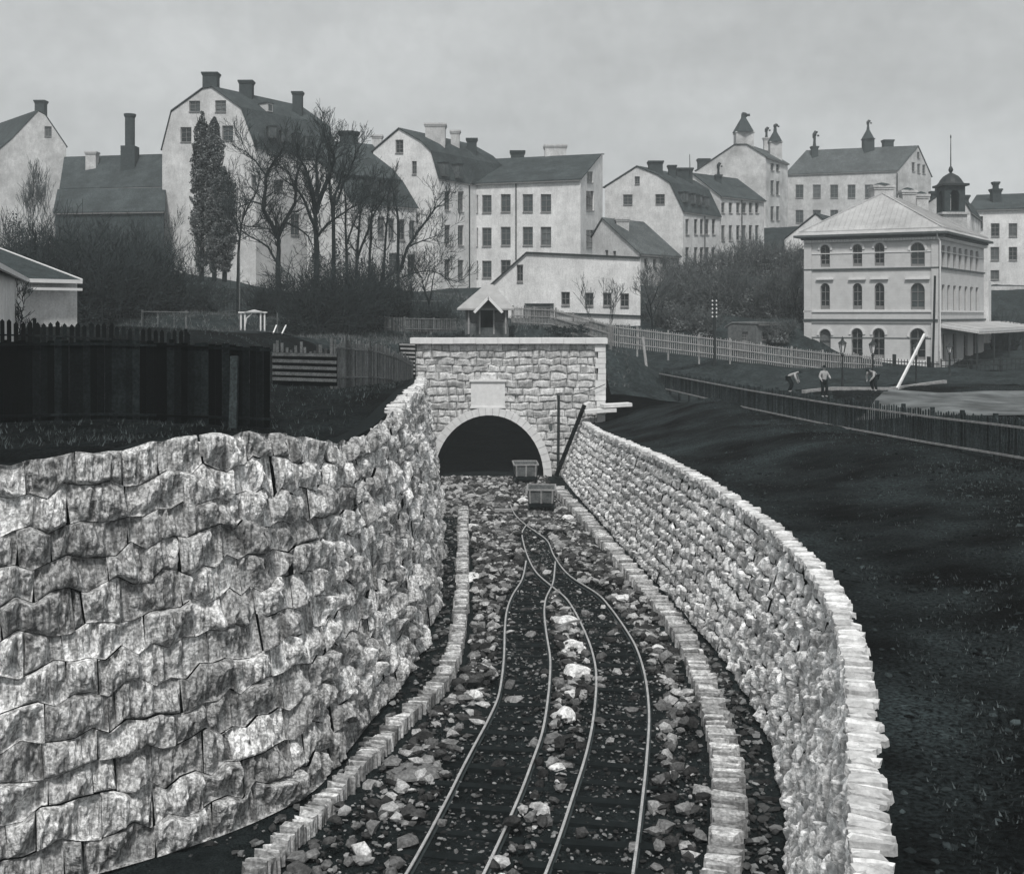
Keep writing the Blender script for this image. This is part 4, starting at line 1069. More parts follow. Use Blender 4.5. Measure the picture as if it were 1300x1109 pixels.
# standing seams as geometry
mb = MB()
def seams(p0, p1, q0, q1, n):
    for i in range(n+1):
        k = i/n; s_ = p0.lerp(p1, k); t_ = q0.lerp(q1, k); mb.bar(s_+Vector((0, 0, .03)), t_+Vector((0, 0, .03)), 0.06, 0.07)
def hipseams(p0, p1, ap, n):
    base = (p1-p0)
    L0 = (ap-p0).dot(base)/base.length_squared
    for i in range(1, n):
        k = i/n; s_ = p0.lerp(p1, k)
        f = k/L0 if k < L0 else (1-k)/(1-L0); t_ = s_+(ap-(p0+base*L0))*f
        mb.bar(s_+Vector((0, 0, .03)), t_+Vector((0, 0, .03)), 0.05, 0.06)
hipseams(inn[0], inn[1], topc, 26); hipseams(inn[1], inn[2], topc.lerp(topd, .5), 24)
for p in (inn[0], inn[1]): mb.bar(p+Vector((0, 0, .05)), topc+Vector((0, 0, .05)), .14, .1)
mb.bar(inn[2]+Vector((0, 0, .05)), topd+Vector((0, 0, .05)), .14, .1)
for i in range(4): mb.bar(inn[i]+Vector((0, 0, .03)), inn[(i+1) % 4]+Vector((0, 0, .03)), .1, .1)
mb.build('roof_seams', M['roof_metal'], ro)
mb = MB(); mb.box(W(1100, 276, 105.5), .45, .3, .12); mb.build('roof_hatch', M['metal'], ro)
for (px, t0, bt, w, d, mm) in ((1119, 236, 248, 24, 112, 'plaster_b'), (1152, 242, 256, 17, 113, 'plaster_b'), (1169, 247, 260, 15, 114, 'plaster_b')):
    ch = chimney(g, px, t0, bt, w, d, m=mm); s = d/F
    mb = MB(); tp = W(px, t0, d); mb.lathe((tp.x, d, tp.z), [(w*s*.55, 0), (w*s*.35, .18), (w*s*.12, .3), (.02, .34)], 12); mb.build('chimney_hood', M['brick'], ch)
mb = MB(); mb.tube([W(1190, 292, 97.9), W(1190, 300, 98.2), W(1193.5, 306, 98.2), W(1193.5, 468, 98.2)], .07, 6); mb.build('downpipe', M['trim'], g)
# canopy
zc1 = zf(408); cz0 = zf(417)
P0 = Vector((b.x, b.y, zf(409)))+nS*0.02; P1 = P0+ee*1.6
outw = nS*3.3
mb = MB(); mb.slab([P0+outw+Vector((0, 0, -.55)), P1+outw+Vector((0, 0, -.55)), P1, P0], (0, 0, 1), .1); cp = mb.build('canopy', M['roof_metal'], g)
mb = MB(); n = 60; q0 = P0+outw+Vector((0, 0, -.72)); q1 = P1+outw+Vector((0, 0, -.72)); mb.bar(q0, q1, .06, .22)
for i in range(n): mb.box(q0.lerp(q1, (i+.5)/n)+Vector((0, 0, -.2)), .09, .02, .11, ee)
q2 = P0+Vector((0, 0, -.2)); mb.bar(q0, q2, .06, .2)
for i in range(26): mb.box(q0.lerp(q2, (i+.5)/26)+Vector((0, 0, -.18)), .05, .02, .09, outw)
mb.build('valance', M['trim'], cp)
for i in range(5):
    q = P0+outw*0.93+ee*(0.02+i*.39); mb = MB(); mb.tube([Vector((q.x, q.y, 5.8)), Vector((q.x, q.y, P0.z-.7))], .09, 8); mb.build('canopy_post', M['metal'], g)
# annex beyond
mb = MB(); A_ = W(1247, 405, 113); mb.box((A_.x+1.0, 116, 11.0), 1.0, 2.0, 3.2, ub); mb.build('side_annex', M['plaster_w'], g)
# turret behind
tg = thing('clock_turret', 'dark domed belfry turret with arched opening and tall finial spire behind the station', 'turret', tuple(W(1207, 300, 122)))
d = 122; s = d/F; tc_ = W(1207, 300, d); hw = 13*s
zt0 = W(0, 272, d).z; zt1 = W(0, 236, d).z
mb = MB()
aa = Vector((tc_.x-hw, d-hw, 0)); bb = Vector((tc_.x+hw, d-hw, 0))
cs = [Vector((tc_.x+sx*hw, d+sy*hw, 0)) for sx, sy in ((-1, -1), (1, -1), (1, 1), (-1, 1))]
for i in range(4):
    p, q = cs[i], cs[(i+1) % 4]; n_ = outn(p, q, Vector((tc_.x, d, 0))); u_ = (q-p).normalized(); m0 = (p+q)/2; ow = hw*.42; hz0 = zt0+.3; hz1 = zt1-.9
    hole = [m0-u_*ow+Vector((0, 0, hz0)), m0+u_*ow+Vector((0, 0, hz0))]+[m0+u_*ow*math.cos(PI*k/8)+Vector((0, 0, hz1-ow*0+ow*math.sin(PI*k/8)-ow*.3)) for k in range(9)]
    poly_wall(mb, [p+Vector((0, 0, zt0)), q+Vector((0, 0, zt0)), q+Vector((0, 0, zt1)), p+Vector((0, 0, zt1))], [hole], n_, .25)
mb.build('belfry', M['brick'], tg)
mb = MB(); mb.box((tc_.x, d, (zt0+10)/2), hw+.15, hw+.15, (zt0-10)/2); mb.box((tc_.x, d, zt0), hw+.4, hw+.4, .12); mb.build('base', M['plaster_p'], tg)
mb = MB(); mb.box((tc_.x, d, zt1), hw+.35, hw+.35, .12); mb.lathe((tc_.x, d, zt1+.1), [(1.55, 0), (1.3, .25), (1.1, .6), (.8, .95), (.4, 1.2), (.12, 1.35)], 16); mb.build('dome', M['metal'], tg)
mb = MB(); z0 = zt1+1.4; mb.lathe((tc_.x, d, z0), [(.08, 0), (.16, .1), (.28, .35), (.2, .6), (.07, .8), (.05, 3), (.035, W(0, 176, d).z-z0), (.09, W(0, 174, d).z-z0), (.02, W(0, 171, d).z-z0)], 8); mb.build('finial', M['metal'], tg)
g, G, e, nr = extr_house('dark_roof_house', 'low house with cluttered dark roofs between the station roof and the turret', 'house', (1172, 132), (1232, 134), [(1172, 262), (1190, 250), (1222, 252), (1232, 268)], 12, 'R', (1245, 145), roofm='roof', wallm='plaster_p', gw=[(1221, 283, 5, 9)])
chimney(g, 1189, 235, 255, 3.5, 134, m='metal', cap='none'); chimney(g, 1186, 243, 254, 8, 133); chimney(g, 1224, 248, 262, 9, 135)

# ------------------------------------------------------------------ hut behind the portal
d = 84; s = d/F; hc = W(618, 425, d); zg = 9.0
g = thing('gatekeeper_hut', 'small hut with pale overhanging roof and white bargeboards above the tunnel', 'hut', (hc.x, d, zg))
def Hh(px, py, dd=0): return W(px, py, d+dd)
hw = 27*s; ze = Hh(0, 392).z
mb = MB(); mb.box((hc.x, d+1.6, (zg+ze)/2), hw, 1.6, (ze-zg)/2+.1); mb.build('wall', M['wood'], g)
mb = MB(); mb.box((hc.x, d+1.55, zg+.3), hw+.06, 1.66, .45); mb.build('plinth', M['mortar'], g)
tp = Hh(616, 361, 1.6); tp2 = Hh(626, 361, 1.6)
el = Hh(580, 391.5, -.6); er = Hh(653, 391.5, -.6); bl = el+Vector((0, 4.6, 0)); br = er+Vector((0, 4.6, 0))
mb = MB(); V8 = [el, er, br, bl, tp, tp2]; lo = [p-Vector((0, 0, .12)) for p in (el, er, br, bl)]
mb.add(V8+lo, [(0, 1, 5, 4), (1, 2, 5), (2, 3, 4, 5), (3, 0, 4), (6, 7, 1, 0), (7, 8, 2, 1), (8, 9, 3, 2), (9, 6, 0, 3), (9, 8, 7, 6)])
ro = mb.build('roof', M['roof_hut'], g)
gt = Hh(620, 376, -1.3); g0 = Hh(602, 395, -1.3); g1 = Hh(638, 395, -1.3); rb_ = Hh(620, 376, 1.0)
mb = MB()
for q in (g0, g1):
    w_ = [gt, q, q+Vector((0, 1.9, 0)), rb_]
    mb.slab(w_ if (w_[1]-w_[0]).cross(w_[2]-w_[0]).z > 0 else w_[::-1], (0, 0, 1), .1)
mb.build('porch_roof', M['roof_hut'], ro)
mb = MB()
for q in (g0, g1): mb.bar(gt+Vector((0, -.06, -.1)), q+Vector((0, -.06, -.1)), .08, .2, up=Vector((0, 0, 1)))
mb.build('bargeboard', M['white'], g)
mb = MB(); mb.bar(Hh(618, 394, -.05), Hh(618, 424, -.05), .95, .08, up=Vector((0, 1, 0))); mb.build('door', M['wood_dark'], g)
for px in (603, 634):
    mb = MB(); mb.bar(Hh(px, 397, -.03), Hh(px, 409, -.03), .7, .08, up=Vector((0, 1, 0))); mb.build('window', M['glass_dark'], g)
for px in (595, 609, 627, 642):
    mb = MB(); mb.bar(Hh(px, 392, -.12), Hh(px, 424, -.12), .12, .12, up=Vector((0, 1, 0))); mb.build('post', M['wood_pale'], g)

# left white house
g = thing('small_white_house', 'white cottage with dark hipped roof and pale gutter at the far left', 'house', tuple(XY(60, 60)))
z1 = ZC+43*58/F
p1 = XY(98, 60); p2 = XY(33, 58); p3 = XY(-40, 36); p0 = XY(92, 68); p4 = p3+Vector((-18, 2, 0)); p5 = Vector((p4.x, p0.y, 0))
pts = [p4, p3, p2, p1, p0, p5]; mb = MB()
lo = [Vector((p.x, p.y, 8)) for p in pts]; hi = [Vector((p.x, p.y, z1)) for p in pts]
n = 6; mb.add(lo+hi, [(k, (k+1) % n, (k+1) % n+n, k+n) for k in range(n)]+[tuple(range(n, 2*n))]); mb.build('wall', M['plaster_w'], g)
e1 = W(104, 356.5, 59.5); e2 = W(35, 356.5, 57.3); e1.z = e2.z = z1; e3 = W(-40, 0, 35); e3.z = z1; e3.x += .5
r1 = W(0, 318, 66); r0 = W(-90, 318, 62); r0.z = r1.z; e0 = Vector((p0.x+.2, p0.y+.4, z1)); e5 = Vector((e3.x-19, p0.y+.4, z1)); e6 = Vector((e3.x-19, e3.y, z1))
mb = MB(); up = Vector((0, 0, .12)); vs = [p+up for p in (e1, e2, e3, e6, e5, e0, r1, r0)]; mb.add(vs, [(0, 6, 1), (1, 6, 7, 2), (2, 7, 3), (3, 7, 4), (4, 7, 6, 5), (5, 6, 0)]); mb.build('roof', M['wood_mid'], g)
mb = MB(); mb.bar(e1+Vector((0, 0, .02)), e2+Vector((0, 0, .02)), .16, .2); mb.bar(e2+Vector((0, 0, .02)), e3+Vector((0, 0, .02)), .16, .2); mb.bar(e1+up, r1+up, .1, .1); mb.bar(e1-Vector((0, 0, .4)), e2-Vector((0, 0, .4)), .12, .14); mb.build('gutter', M['white'], g)

# ------------------------------------------------------------------ fences
def fence(name, label, pts, hgt, sp, pw, ph=None, m='wood', rails=(0.25, 0.8), post_every=2.4, posth=0.1, group=None, pt_=0.03, jit=0.02, point=True, railm=None, rw_=0.07, ztop=None, postm=None, gaps=0.0, postw=0.13):
    """pts: (x, y, zbase)"""
    P = [Vector(p) for p in pts]
    g = thing(name, label, 'fence', tuple(P[0]), group)
    mb = MB(); r = random.Random(len(label)); d_acc = 0; posts = []; npost = 0
    L = [0]
    for p, q in zip(P[:-1], P[1:]): L.append(L[-1]+(q-p).length)
    def at(s):
        for i in range(len(P)-1):
            if s <= L[i+1] or i == len(P)-2: k = (s-L[i])/(L[i+1]-L[i]); return P[i].lerp(P[i+1], k), (P[i+1]-P[i]).normalized()
    s = 0
    while s < L[-1]:
        p, u = at(s); h = hgt*(1+r.uniform(-jit, jit)*2); uu = Vector((u.x, u.y, 0)).normalized(); nn = Vector((uu.y, -uu.x, 0))
        if r.random() >= gaps:
            a0 = p-uu*pw/2; a1 = p+uu*pw/2; ln = uu*r.uniform(-jit, jit)
            vs = [a0, a1, a1+ln+Vector((0, 0, h-(pw*.6 if point else 0))), (a0+a1)/2+ln+Vector((0, 0, h)), a0+ln+Vector((0, 0, h-(pw*.6 if point else 0)))]
            if not point: vs[3].z = vs[2].z
            v2 = [v+nn*pt_ for v in vs]
            mb.add(vs+v2, [(4, 3, 2, 1, 0), (5, 6, 7, 8, 9)]+[(k, (k+1) % 5, (k+1) % 5+5, k+5) for k in range(5)])
        s += sp*(1+r.uniform(-jit, jit))
    mb.build('pickets' if point else 'boards', M[m], g)
    for i, rz in enumerate(rails):
        mb = MB()
        for i in range(int(L[-1]/1.5)+1):
            s0 = i*1.5; s1 = min(L[-1], s0+1.5); a, u = at(s0); b, u2 = at(s1); nn = Vector((u.y, -u.x, 0)).normalized()
            mb.bar(a+nn*.06+Vector((0, 0, hgt*rz)), b+nn*.06+Vector((0, 0, hgt*rz)), .05, rw_)
        mb.build('rail', M[railm or m], g)
    s = 0
    while s <= L[-1] and npost < 95:
        p, u = at(s); nn = Vector((u.y, -u.x, 0)).normalized(); mb = MB(); q = p-nn*.14
        mb.box(q+Vector((0, 0, (hgt+posth-.6)/2)), postw/2, postw/2, (hgt+posth+.6)/2, u); 
        mb.build('post', M[postm or m], g); s += post_every; npost += 1
    return g
def ground_pts(L, n=1, dz=0.0):
    out = []
    for (p, d), (p2, d2) in zip(L[:-1], L[1:]):
        k_ = max(1, int((XY(p2, d2)-XY(p, d)).length/1.5))
        for i in range(k_):
            q = XY(p, d).lerp(XY(p2, d2), i/k_); out.append((q.x, q.y, TZ(q.x, q.y)+dz))
    q = XY(*L[-1]); out.append((q.x, q.y, TZ(q.x, q.y)+dz)); return out
def rel(L):   # px, d, relative z
    out = []
    for p, d, z in L: q = XY(p, d); out.append((q.x, q.y, z+ZC))
    return out
# long dark fence along the embankment on the right
fence('board_fence', 'long dark picket fence with pale rails running down the embankment on the right', rel([(838, 80, -5.33), (950, 62, -5.3), (1060, 51, -5.2), (1180, 43, -5.05), (1290, 37.2, -4.85), (1420, 32, -4.8)]), 1.35, 0.19, 0.09, m='wood_mid', rails=(0.05, 0.80), railm='wood_pale', rw_=0.075, post_every=2.2)
# grey picket fence rising to the low white house
fence('picket_fence', 'grey weathered picket fence climbing from the station to the low white house', rel([(650, 98, -0.95), (700, 95, -1.1), (780, 88, -2.5), (905, 88, -3.45), (1000, 88, -4.25), (1060, 88, -4.7), (1120, 88, -4.95)]), 1.7, 0.17, 0.07, m='wood_pale', rails=(0.2, 0.55, 0.9), railm='wood_pale', rw_=0.09, post_every=2.5, posth=.12)
# iron fence of the station
fence('iron_fence', 'black iron railing fence with posts before the station front', rel([(1010, 91, -3.95), (1100, 88.5, -4.35), (1195, 87, -4.7)]), 1.0, 0.22, 0.06, m='metal', rails=(0.12, 0.8), post_every=2.6, posth=.35, postw=.28, pt_=.02)
fence('rail_fence', 'low dark railed fence along the platform at the right of the station', rel([(1195, 88, -4.55), (1300, 88, -4.4), (1380, 90, -4.3)]), 1.0, 0.35, 0.05, m='metal', rails=(0.5, 0.9), post_every=2.4, posth=.05)
# left fences
fence('picket_fence', 'black picket fence with pointed tops before the white cottage on the left', rel([(-60, 44, -2.2), (22, 45, -2.2), (120, 46, -2.35), (240, 47, -2.7)]), 2.0, 0.26, 0.17, m='wood_dark', rails=(0.2, 0.7), post_every=3)
gb = fence('board_fence', 'tall black tarred board fence behind the left retaining wall', rel([(-80, 31, -3.3), (22, 32, -3.3), (150, 32.5, -3.3), (345, 33, -3.5)]), 2.55, 0.2, 0.195, m='wood_dark', rails=(0.15, 0.96), post_every=3.2, point=False, jit=.01)
mb = MB(); mb.bar(W(298, 452, 32.6), W(296, 549, 32.6), .22, .2); tag(mb.build('timber_post', M['wood_mid']), 'grey upright timber post against the black board fence', 'post')
g = thing('plank_panel', 'dark panel of horizontal planks between the black fence and upright boards', 'fence', tuple(W(388, 482, 45)))
for i, py in enumerate((450, 458, 466, 474, 481)):
    mb = MB(); mb.bar(W(346, py-.5, 44), W(427, py+(2 if i else 1), 46), .05, .13); mb.build('plank', M['wood'], g)
mb = MB(); mb.slab([W(346, 490, 44.2), W(428, 490, 46.2), W(428, 449, 46.2), W(346, 447, 44.2)], (0, -1, 0), .06); mb.build('backing', M['wood_dark'], g)
fence('board_fence', 'weathered upright board fence leading down to the tunnel portal', rel([(425, 49, -3.5), (455, 53, -3.7), (480, 58, -4.0), (508, 65, -4.7), (524, 70, -5.3)]), 2.4, 0.23, 0.15, m='wood', rails=(0.3, 0.85), post_every=2.5, point=False, jit=.05)
fence('board_fence', 'pale gapped boards just above the horizontal plank panel', rel([(352, 52, -3.2), (400, 54, -3.3), (440, 56, -3.4)]), 1.75, 0.3, 0.15, m='wood', rails=(0.4,), post_every=3, point=False, jit=.08)
g = thing('slat_panel', 'stack of pale horizontal slats beside the left end of the portal coping', 'slat panel', tuple(W(518, 475, 72)))
for i in range(8):
    py = 437+i*5.2; x0_ = 507+i*1.3; mb = MB(); mb.bar(W(x0_, py, 71.6), W(527, py+.6, 71.8), .06, .12); mb.build('slat', M['wood_pale'], g)
mb = MB(); mb.slab([W(509, 478, 72), W(527, 478, 72), W(527, 436, 72), W(506, 436, 72)], (0, -1, 0), .05); mb.build('backing', M['wood_dark'], g)
fence('garden_fence', 'low grey garden fence left of the hut above the tunnel', rel([(428, 92, -1.0), (480, 90, -1.15), (505, 88, -1.3), (580, 90, -1.4)]), 1.1, 0.16, 0.1, m='wood', rails=(0.2, .95), post_every=2.5, point=False)
fence('garden_fence', 'thin pale garden rail in the gardens behind the black fence', rel([(180, 80, -.9), (240, 80, -.95)]), 1.2, 1.2, 0.05, m='wood', rails=(.97,), post_every=3.2, point=False)
fence('garden_fence', 'long dark garden fence below the poplars', rel([(110, 100, -.4), (200, 100, -.3), (310, 102, .2), (560, 108, .2)]), 1.3, 0.3, 0.2, m='wood_mid', rails=(.2, .9), post_every=3, point=False, railm='wood')
# pergola
g = thing('garden_pergola', 'small white garden pergola with arched braces in the left gardens', 'pergola', tuple(W(322, 420, 80)))
for px in (306, 311, 331, 336):
    mb = MB(); mb.bar(W(px, 424, 80), W(px, 396, 80), .1, .1, up=Vector((0, 1, 0))); mb.build('post', M['white'], g)
mb = MB(); mb.bar(W(303, 396.5, 80), W(339, 396.5, 80), .3, .1); mb.slab([W(310, 396, 79.8), W(334, 396, 79.8), W(322, 393, 79.8)], (0, -1, 0), .3); mb.build('crossbeam', M['white'], g)
mb = MB(); mb.tube([W(311, 415, 80), W(313, 404, 80), W(320, 398, 80)], .05, 5); mb.build('brace', M['white'], g)
for i, (x, x2) in enumerate(((344, 351), (355, 363))):
    mb = MB(); mb.bar(W(x, 430, 74), W(x2, 413, 77), .08, .08); tag(mb.build('stair_handrail', M['white']), ('left' if i == 0 else 'right')+' sloping white handrail right of the pergola', 'handrail', 'garden handrails')
stick('garden_pole', 'thin pale pole standing in the garden left of the pergola', 'pole', W(304, 425, 84), W(304, 318, 84), .05, M['wood'])
stick('garden_pole', 'short pale pole behind the white handrails in the garden', 'pole', W(352, 425, 84), W(352, 397, 84), .05, M['wood'])

# poles
stick('fence_strut', 'pale slanting strut propping the grey fence beyond the portal', 'strut', W(823, 487, 82), W(816, 428, 83), .11, M['wood_pale'])
g = thing('telegraph_pole', 'tall dark telegraph pole with white insulators before the hillside brush', 'pole', tuple(W(907, 465, 88)))
mb = MB(); mb.tube([W(907.5, 470, 88), W(907, 372, 88)], [.14, .1], 8); mb.build('shaft', M['metal'], g)
for i in range(5):
    for sx in (-1, 1):
        mb = MB(); q = W(907+sx*2.6, 382+i*5, 88-.1); mb.lathe(q, [(.03, -.07), (.06, -.03), (.06, .03), (.02, .08)], 7); mb.bar(q, W(907, 382+i*5, 88), .03, .03); mb.build('insulator', M['white'], g)
mb = MB()
for py in (388, 393): mb.tube([W(907, py, 88), W(960, py-3, 93), W(1020, py-12, 101)], .014, 4)
tag(mb.build('telegraph_wire', M['metal']), 'thin wires stretched from the telegraph pole to the station', 'wire')
stick('station_mast', 'slim dark mast rising in front of the station corner', 'mast', W(1184, 468, 86), W(1187, 350, 86), .1, M['metal'], r2=.09)
mb = MB(); mb.bar(W(1139, 493, 68), W(1174, 424, 71), .12, .15); tag(mb.build('leaning_plank', M['ashlar']), 'long white plank leaning diagonally before the station', 'plank')
stick('white_marker_post', 'thin white post at the station corner by the canopy', 'post', W(1194, 478, 85), W(1191, 400, 90), .035, M['wood_pale'])

def lamp(px, py0, py1, d, label, first=[None]):
    b_ = W(px, py0, d); hgt = (py0-py1)*d/F
    if first[0] is not None and abs(first[0][1]-hgt) < 1e9:
        o = copy_tree(first[0][0], b_, label); k = hgt/first[0][1]; o.scale = (1, 1, k); return
    g = thing('street_lamp', label, 'street lamp', tuple(b_), 'gas lamps before the station'); first[0] = (g, hgt)
    z = b_.z
    mb = MB(); mb.lathe((b_.x, d, z), [(.16, -.4), (.16, .3), (.1, .5), (.07, 1.0), (.06, hgt-1.15), (.12, hgt-1.1), (.05, hgt-.95)], 10); mb.build('post', M['metal'], g)
    mb = MB(); mb.lathe((b_.x, d, z), [(.10, hgt-.93), (.23, hgt-.35)], 6); mb.build('lantern', M['white'], g)
    mb = MB()
    for k in range(6):
        th = 2*PI*k/6; mb.bar((b_.x+.11*math.cos(th), d+.11*math.sin(th), z+hgt-.94), (b_.x+.24*math.cos(th), d+.24*math.sin(th), z+hgt-.34), .03, .03)
    mb.build('lantern_frame', M['metal'], g)
    mb = MB(); mb.lathe((b_.x, d, z), [(.29, hgt-.35), (.25, hgt-.28), (.10, hgt-.15), (.07, hgt-.05), (.05, hgt), (.01, hgt+.12)], 10); mb.build('cap', M['metal'], g)
lamp(1069.5, 502, 429, 70, 'gas street lamp farthest left before the station door')
lamp(1108, 498, 431, 71, 'gas street lamp in front of the paired ground floor windows')
lamp(1163, 500, 434, 72, 'gas street lamp beside the leaning white plank')
lamp(1205.5, 480, 436, 80, 'gas street lamp below the platform canopy')

# sandy road patch and kerb line at right
def patch(name, poly, m, dz, n=18):
    """poly = four plan corners px,d ; draped"""
    A_, B_, C_, D_ = [XY(*p) for p in poly]; X = np.zeros((n+1, n+1)); Y = X.copy(); Z = X.copy()
    for i in range(n+1):
        for j in range(n+1):
            p = A_.lerp(B_, i/n).lerp(D_.lerp(C_, i/n), j/n); X[j, i] = p.x; Y[j, i] = p.y; Z[j, i] = TZ(p.x, p.y)+dz
    return grid_mesh(name, X, Y, Z, m)
patch('road', [(1085, 53), (1400, 50), (1400, 68), (1130, 68)], M['sand'], .06)
patch('yard', [(1010, 90), (1400, 90), (1400, 103), (1010, 103)], M['hill'], .06)
mb = MB(); P = [W(1020, 502, 66), W(1060, 497, 68), (W(1130, 491, 70)), W(1200, 487, 74)]
for p, q in zip(P[:-1], P[1:]): mb.bar(Vector((p.x, p.y, TZ(p.x, p.y)+.08)), Vector((q.x, q.y, TZ(q.x, q.y)+.08)), .25, .25)
tag(mb.build('road_kerb', M['wood_pale']), 'low pale kerb running before the street lamps', 'kerb')

# low sheds right of the bush hill
g, G, e, nr = extr_house('garden_shed', 'small flat roofed shed before the hillside brush', 'shed', (926, 100), (958, 101), [(924, 415), (930, 411), (960, 412)], 7.5, 'R', (983, 104), gw=[(946, 427, 8, 12)], sw=[(970, 426, 6, 10)], wallm='wood', roofm='wood', group='sheds by the station')
g, G, e, nr = extr_house('garden_shed', 'small shed against the left corner of the station', 'shed', (1006, 106), (1024, 107), [(1004, 425), (1014, 421), (1026, 424)], 7, 'R', (1030, 110), gw=[(1012, 434, 6, 10)], wallm='wood', roofm='wood', glass='glass_dark', group='sheds by the station')

# ------------------------------------------------------------------ vegetation
def rot_about(v, ang, az):
    v = v.normalized(); o = v.orthogonal().normalized(); p = v.cross(o)
    return (v*math.cos(ang)+(o*math.cos(az)+p*math.sin(az))*math.sin(ang)).normalized()
def grow(mbt, mbc, r, p, d, L, rad, lvl, maxl, nch=3, up=0.15, wob=0.25, minr=0.012, spread=(0.4, 0.9)):
    n = 4 if lvl < 2 else 3; pts = [p.copy()]; rs = [rad]; q = p.copy(); dd = d.copy()
    for i in range(n):
        dd = (dd+Vector((r.uniform(-wob, wob), r.uniform(-wob, wob), r.uniform(-wob, wob)+up*0.5))).normalized()
        q = q+dd*L/n; pts.append(q.copy()); rs.append(max(minr, rad*(1-0.42*(i+1)/n)))
    (mbt if lvl < 2 else mbc).tube(pts, rs, 7 if lvl < 2 else (4 if lvl < 3 else 3), cap=False)
    if lvl >= maxl: return
    k = nch+(1 if r.random() < .4 else 0)
    for i in range(k):
        f = 1.0 if i == 0 else r.uniform(0.35, 1.0); j = min(n-1, int(f*n)); fr = f*n-j
        sp_ = pts[j].lerp(pts[min(j+1, n)], min(1, fr)); rr_ = rs[j]*r.uniform(.55, .8)
        nd = rot_about(dd, r.uniform(*spread)*(0.6 if i == 0 else 1), r.uniform(0, 2*PI)); nd = (nd+Vector((0, 0, up))).normalized()
        grow(mbt, mbc, r, sp_, nd, L*r.uniform(.55, .85), max(minr, rr_), lvl+1, maxl, nch, up, wob, minr, spread)
def tree(px, d, toppy, label, seed, nch=3, maxl=5, rad=0.2, lean=0, up=.15, spread=(.4, .9), L0=.33, name='bare_tree', twig='twig', group='bare trees before the white houses', zb=None):
    q = XY(px, d); z = TZ(q.x, q.y)-0.2 if zb is None else zb; Ht = W(0, toppy, d).z-z
    g = thing(name, label, 'tree', (q.x, q.y, z), group); r = random.Random(seed); a = MB(); b = MB()
    grow(a, b, r, Vector((q.x, q.y, z)), Vector((lean, 0, 1)).normalized(), Ht*L0, rad, 0, maxl, nch, up, .16, .014, spread)
    # fit the height
    mz = max(v[2] for v in b.v)-z; k = Ht/mz
    for m_ in (a, b): m_.v = [(q.x+(v[0]-q.x)*k, q.y+(v[1]-q.y)*k, z+(v[2]-z)*k) for v in m_.v]
    a.build('trunk', M['bark'], g); b.build('crown', M[twig], g); return g
def sktree(d, limbs, label, seed, twl=3, tl=1.255, base_drop=1.0, twig='twig', nt=3, ivy=0):
    # main limbs laid out point by point, twigs grown from them; limbs = [(radius, [(px, py, dd)...])]
    r = random.Random(seed); p0 = limbs[0][1][0]; b0 = W(p0[0], p0[1], d); z = min(b0.z, TZ(b0.x, b0.y))-.2
    g = thing('bare_tree', label, 'tree', (b0.x, b0.y, z), 'bare trees before the white houses'); a = MB(); b = MB()
    for li, (rad, P) in enumerate(limbs):
        Q = [W(p[0], p[1], d+(p[2] if len(p) > 2 else 0)) for p in P]
        if li == 0: Q[0].z = z
        D = catmull([np.array(q) for q in Q], .7); D = [Vector(q) for q in D]; n = len(D)
        D = [q+Vector((r.uniform(-1, 1), r.uniform(-1, 1), 0))*.06 for q in D]
        rs = [rad*(1-.6*i/max(1, n-1)) for i in range(n)]
        a.tube(D, rs, 7, cap=False)
        for i in range(n):
            if li == 0 and i < n*.45: continue
            f = i/max(1, n-1)
            for k in range(nt if f > .25 else 1):
                t_ = (D[min(i+1, n-1)]-D[max(i-1, 0)]).normalized(); nd = rot_about(t_, r.uniform(.4, 1.1), r.uniform(0, 2*PI)); nd.z += .15
                grow(a, b, r, D[i], nd.normalized(), tl*r.uniform(.6, 1.3), max(.03, rs[i]*.4), 2, 2+twl, 2, .12, .3, .015, (.35, .95))
        grow(a, b, r, D[-1], (D[-1]-D[-2]).normalized(), tl*1.2, rs[-1], 2, 2+twl, 3, .2, .25, .015, (.3, .8))
    if ivy:
        for i in range(ivy):
            q = W(limbs[0][1][0][0], 0, d); t_ = r.random()**1.4*.75; th = r.uniform(0, 6.28); rr_ = .15+.8*r.random()**1.5*(1-t_)
            top = W(0, limbs[0][1][-1][1], d).z; zz_ = z+(top-z)*t_*.9; k_ = t_*.9
            P = limbs[0][1]; x_ = (P[0][0]*(1-k_)+P[-1][0]*k_); x_ = (x_-HX)*d/F
            c = Vector((x_+math.cos(th)*rr_, d+math.sin(th)*rr_, zz_)); s_ = r.uniform(.06, .13); u = Vector((r.uniform(-1, 1), r.uniform(-1, 1), r.uniform(-1, 1))).normalized(); v = u.orthogonal().normalized()
            b.add([c-u*s_, c+v*s_*.7, c+u*s_, c-v*s_*.7], [(0, 1, 2, 3)])
    a.build('trunk', M['bark'], g); b.build('crown', M[twig], g); return g
sktree(92, [(.30, [(354, 440), (354, 370), (353, 318), (353, 300)]), (.20, [(353, 302), (345, 284, -.5), (335, 266, -1), (337, 240, -1), (339, 218, -1), (348, 205, -1.5)]), (.19, [(353, 304), (361, 282), (374, 258, 1), (376, 232, 1), (381, 208, 1.5)]),
    (.11, [(350, 332), (340, 314, 1), (325, 304, 1.5), (310, 296, 2)]), (.10, [(362, 282), (378, 290, -1), (391, 300, -1.5), (398, 315, -2)]), (.09, [(336, 262), (322, 256, .5), (306, 262, 1)]), (.09, [(339, 225), (325, 205, .5), (312, 192, 1)]), (.09, [(375, 240), (366, 218, 0), (352, 212, -.5)])],
    'bare tree with thick forked limbs before the white gable wall', 5, nt=3)
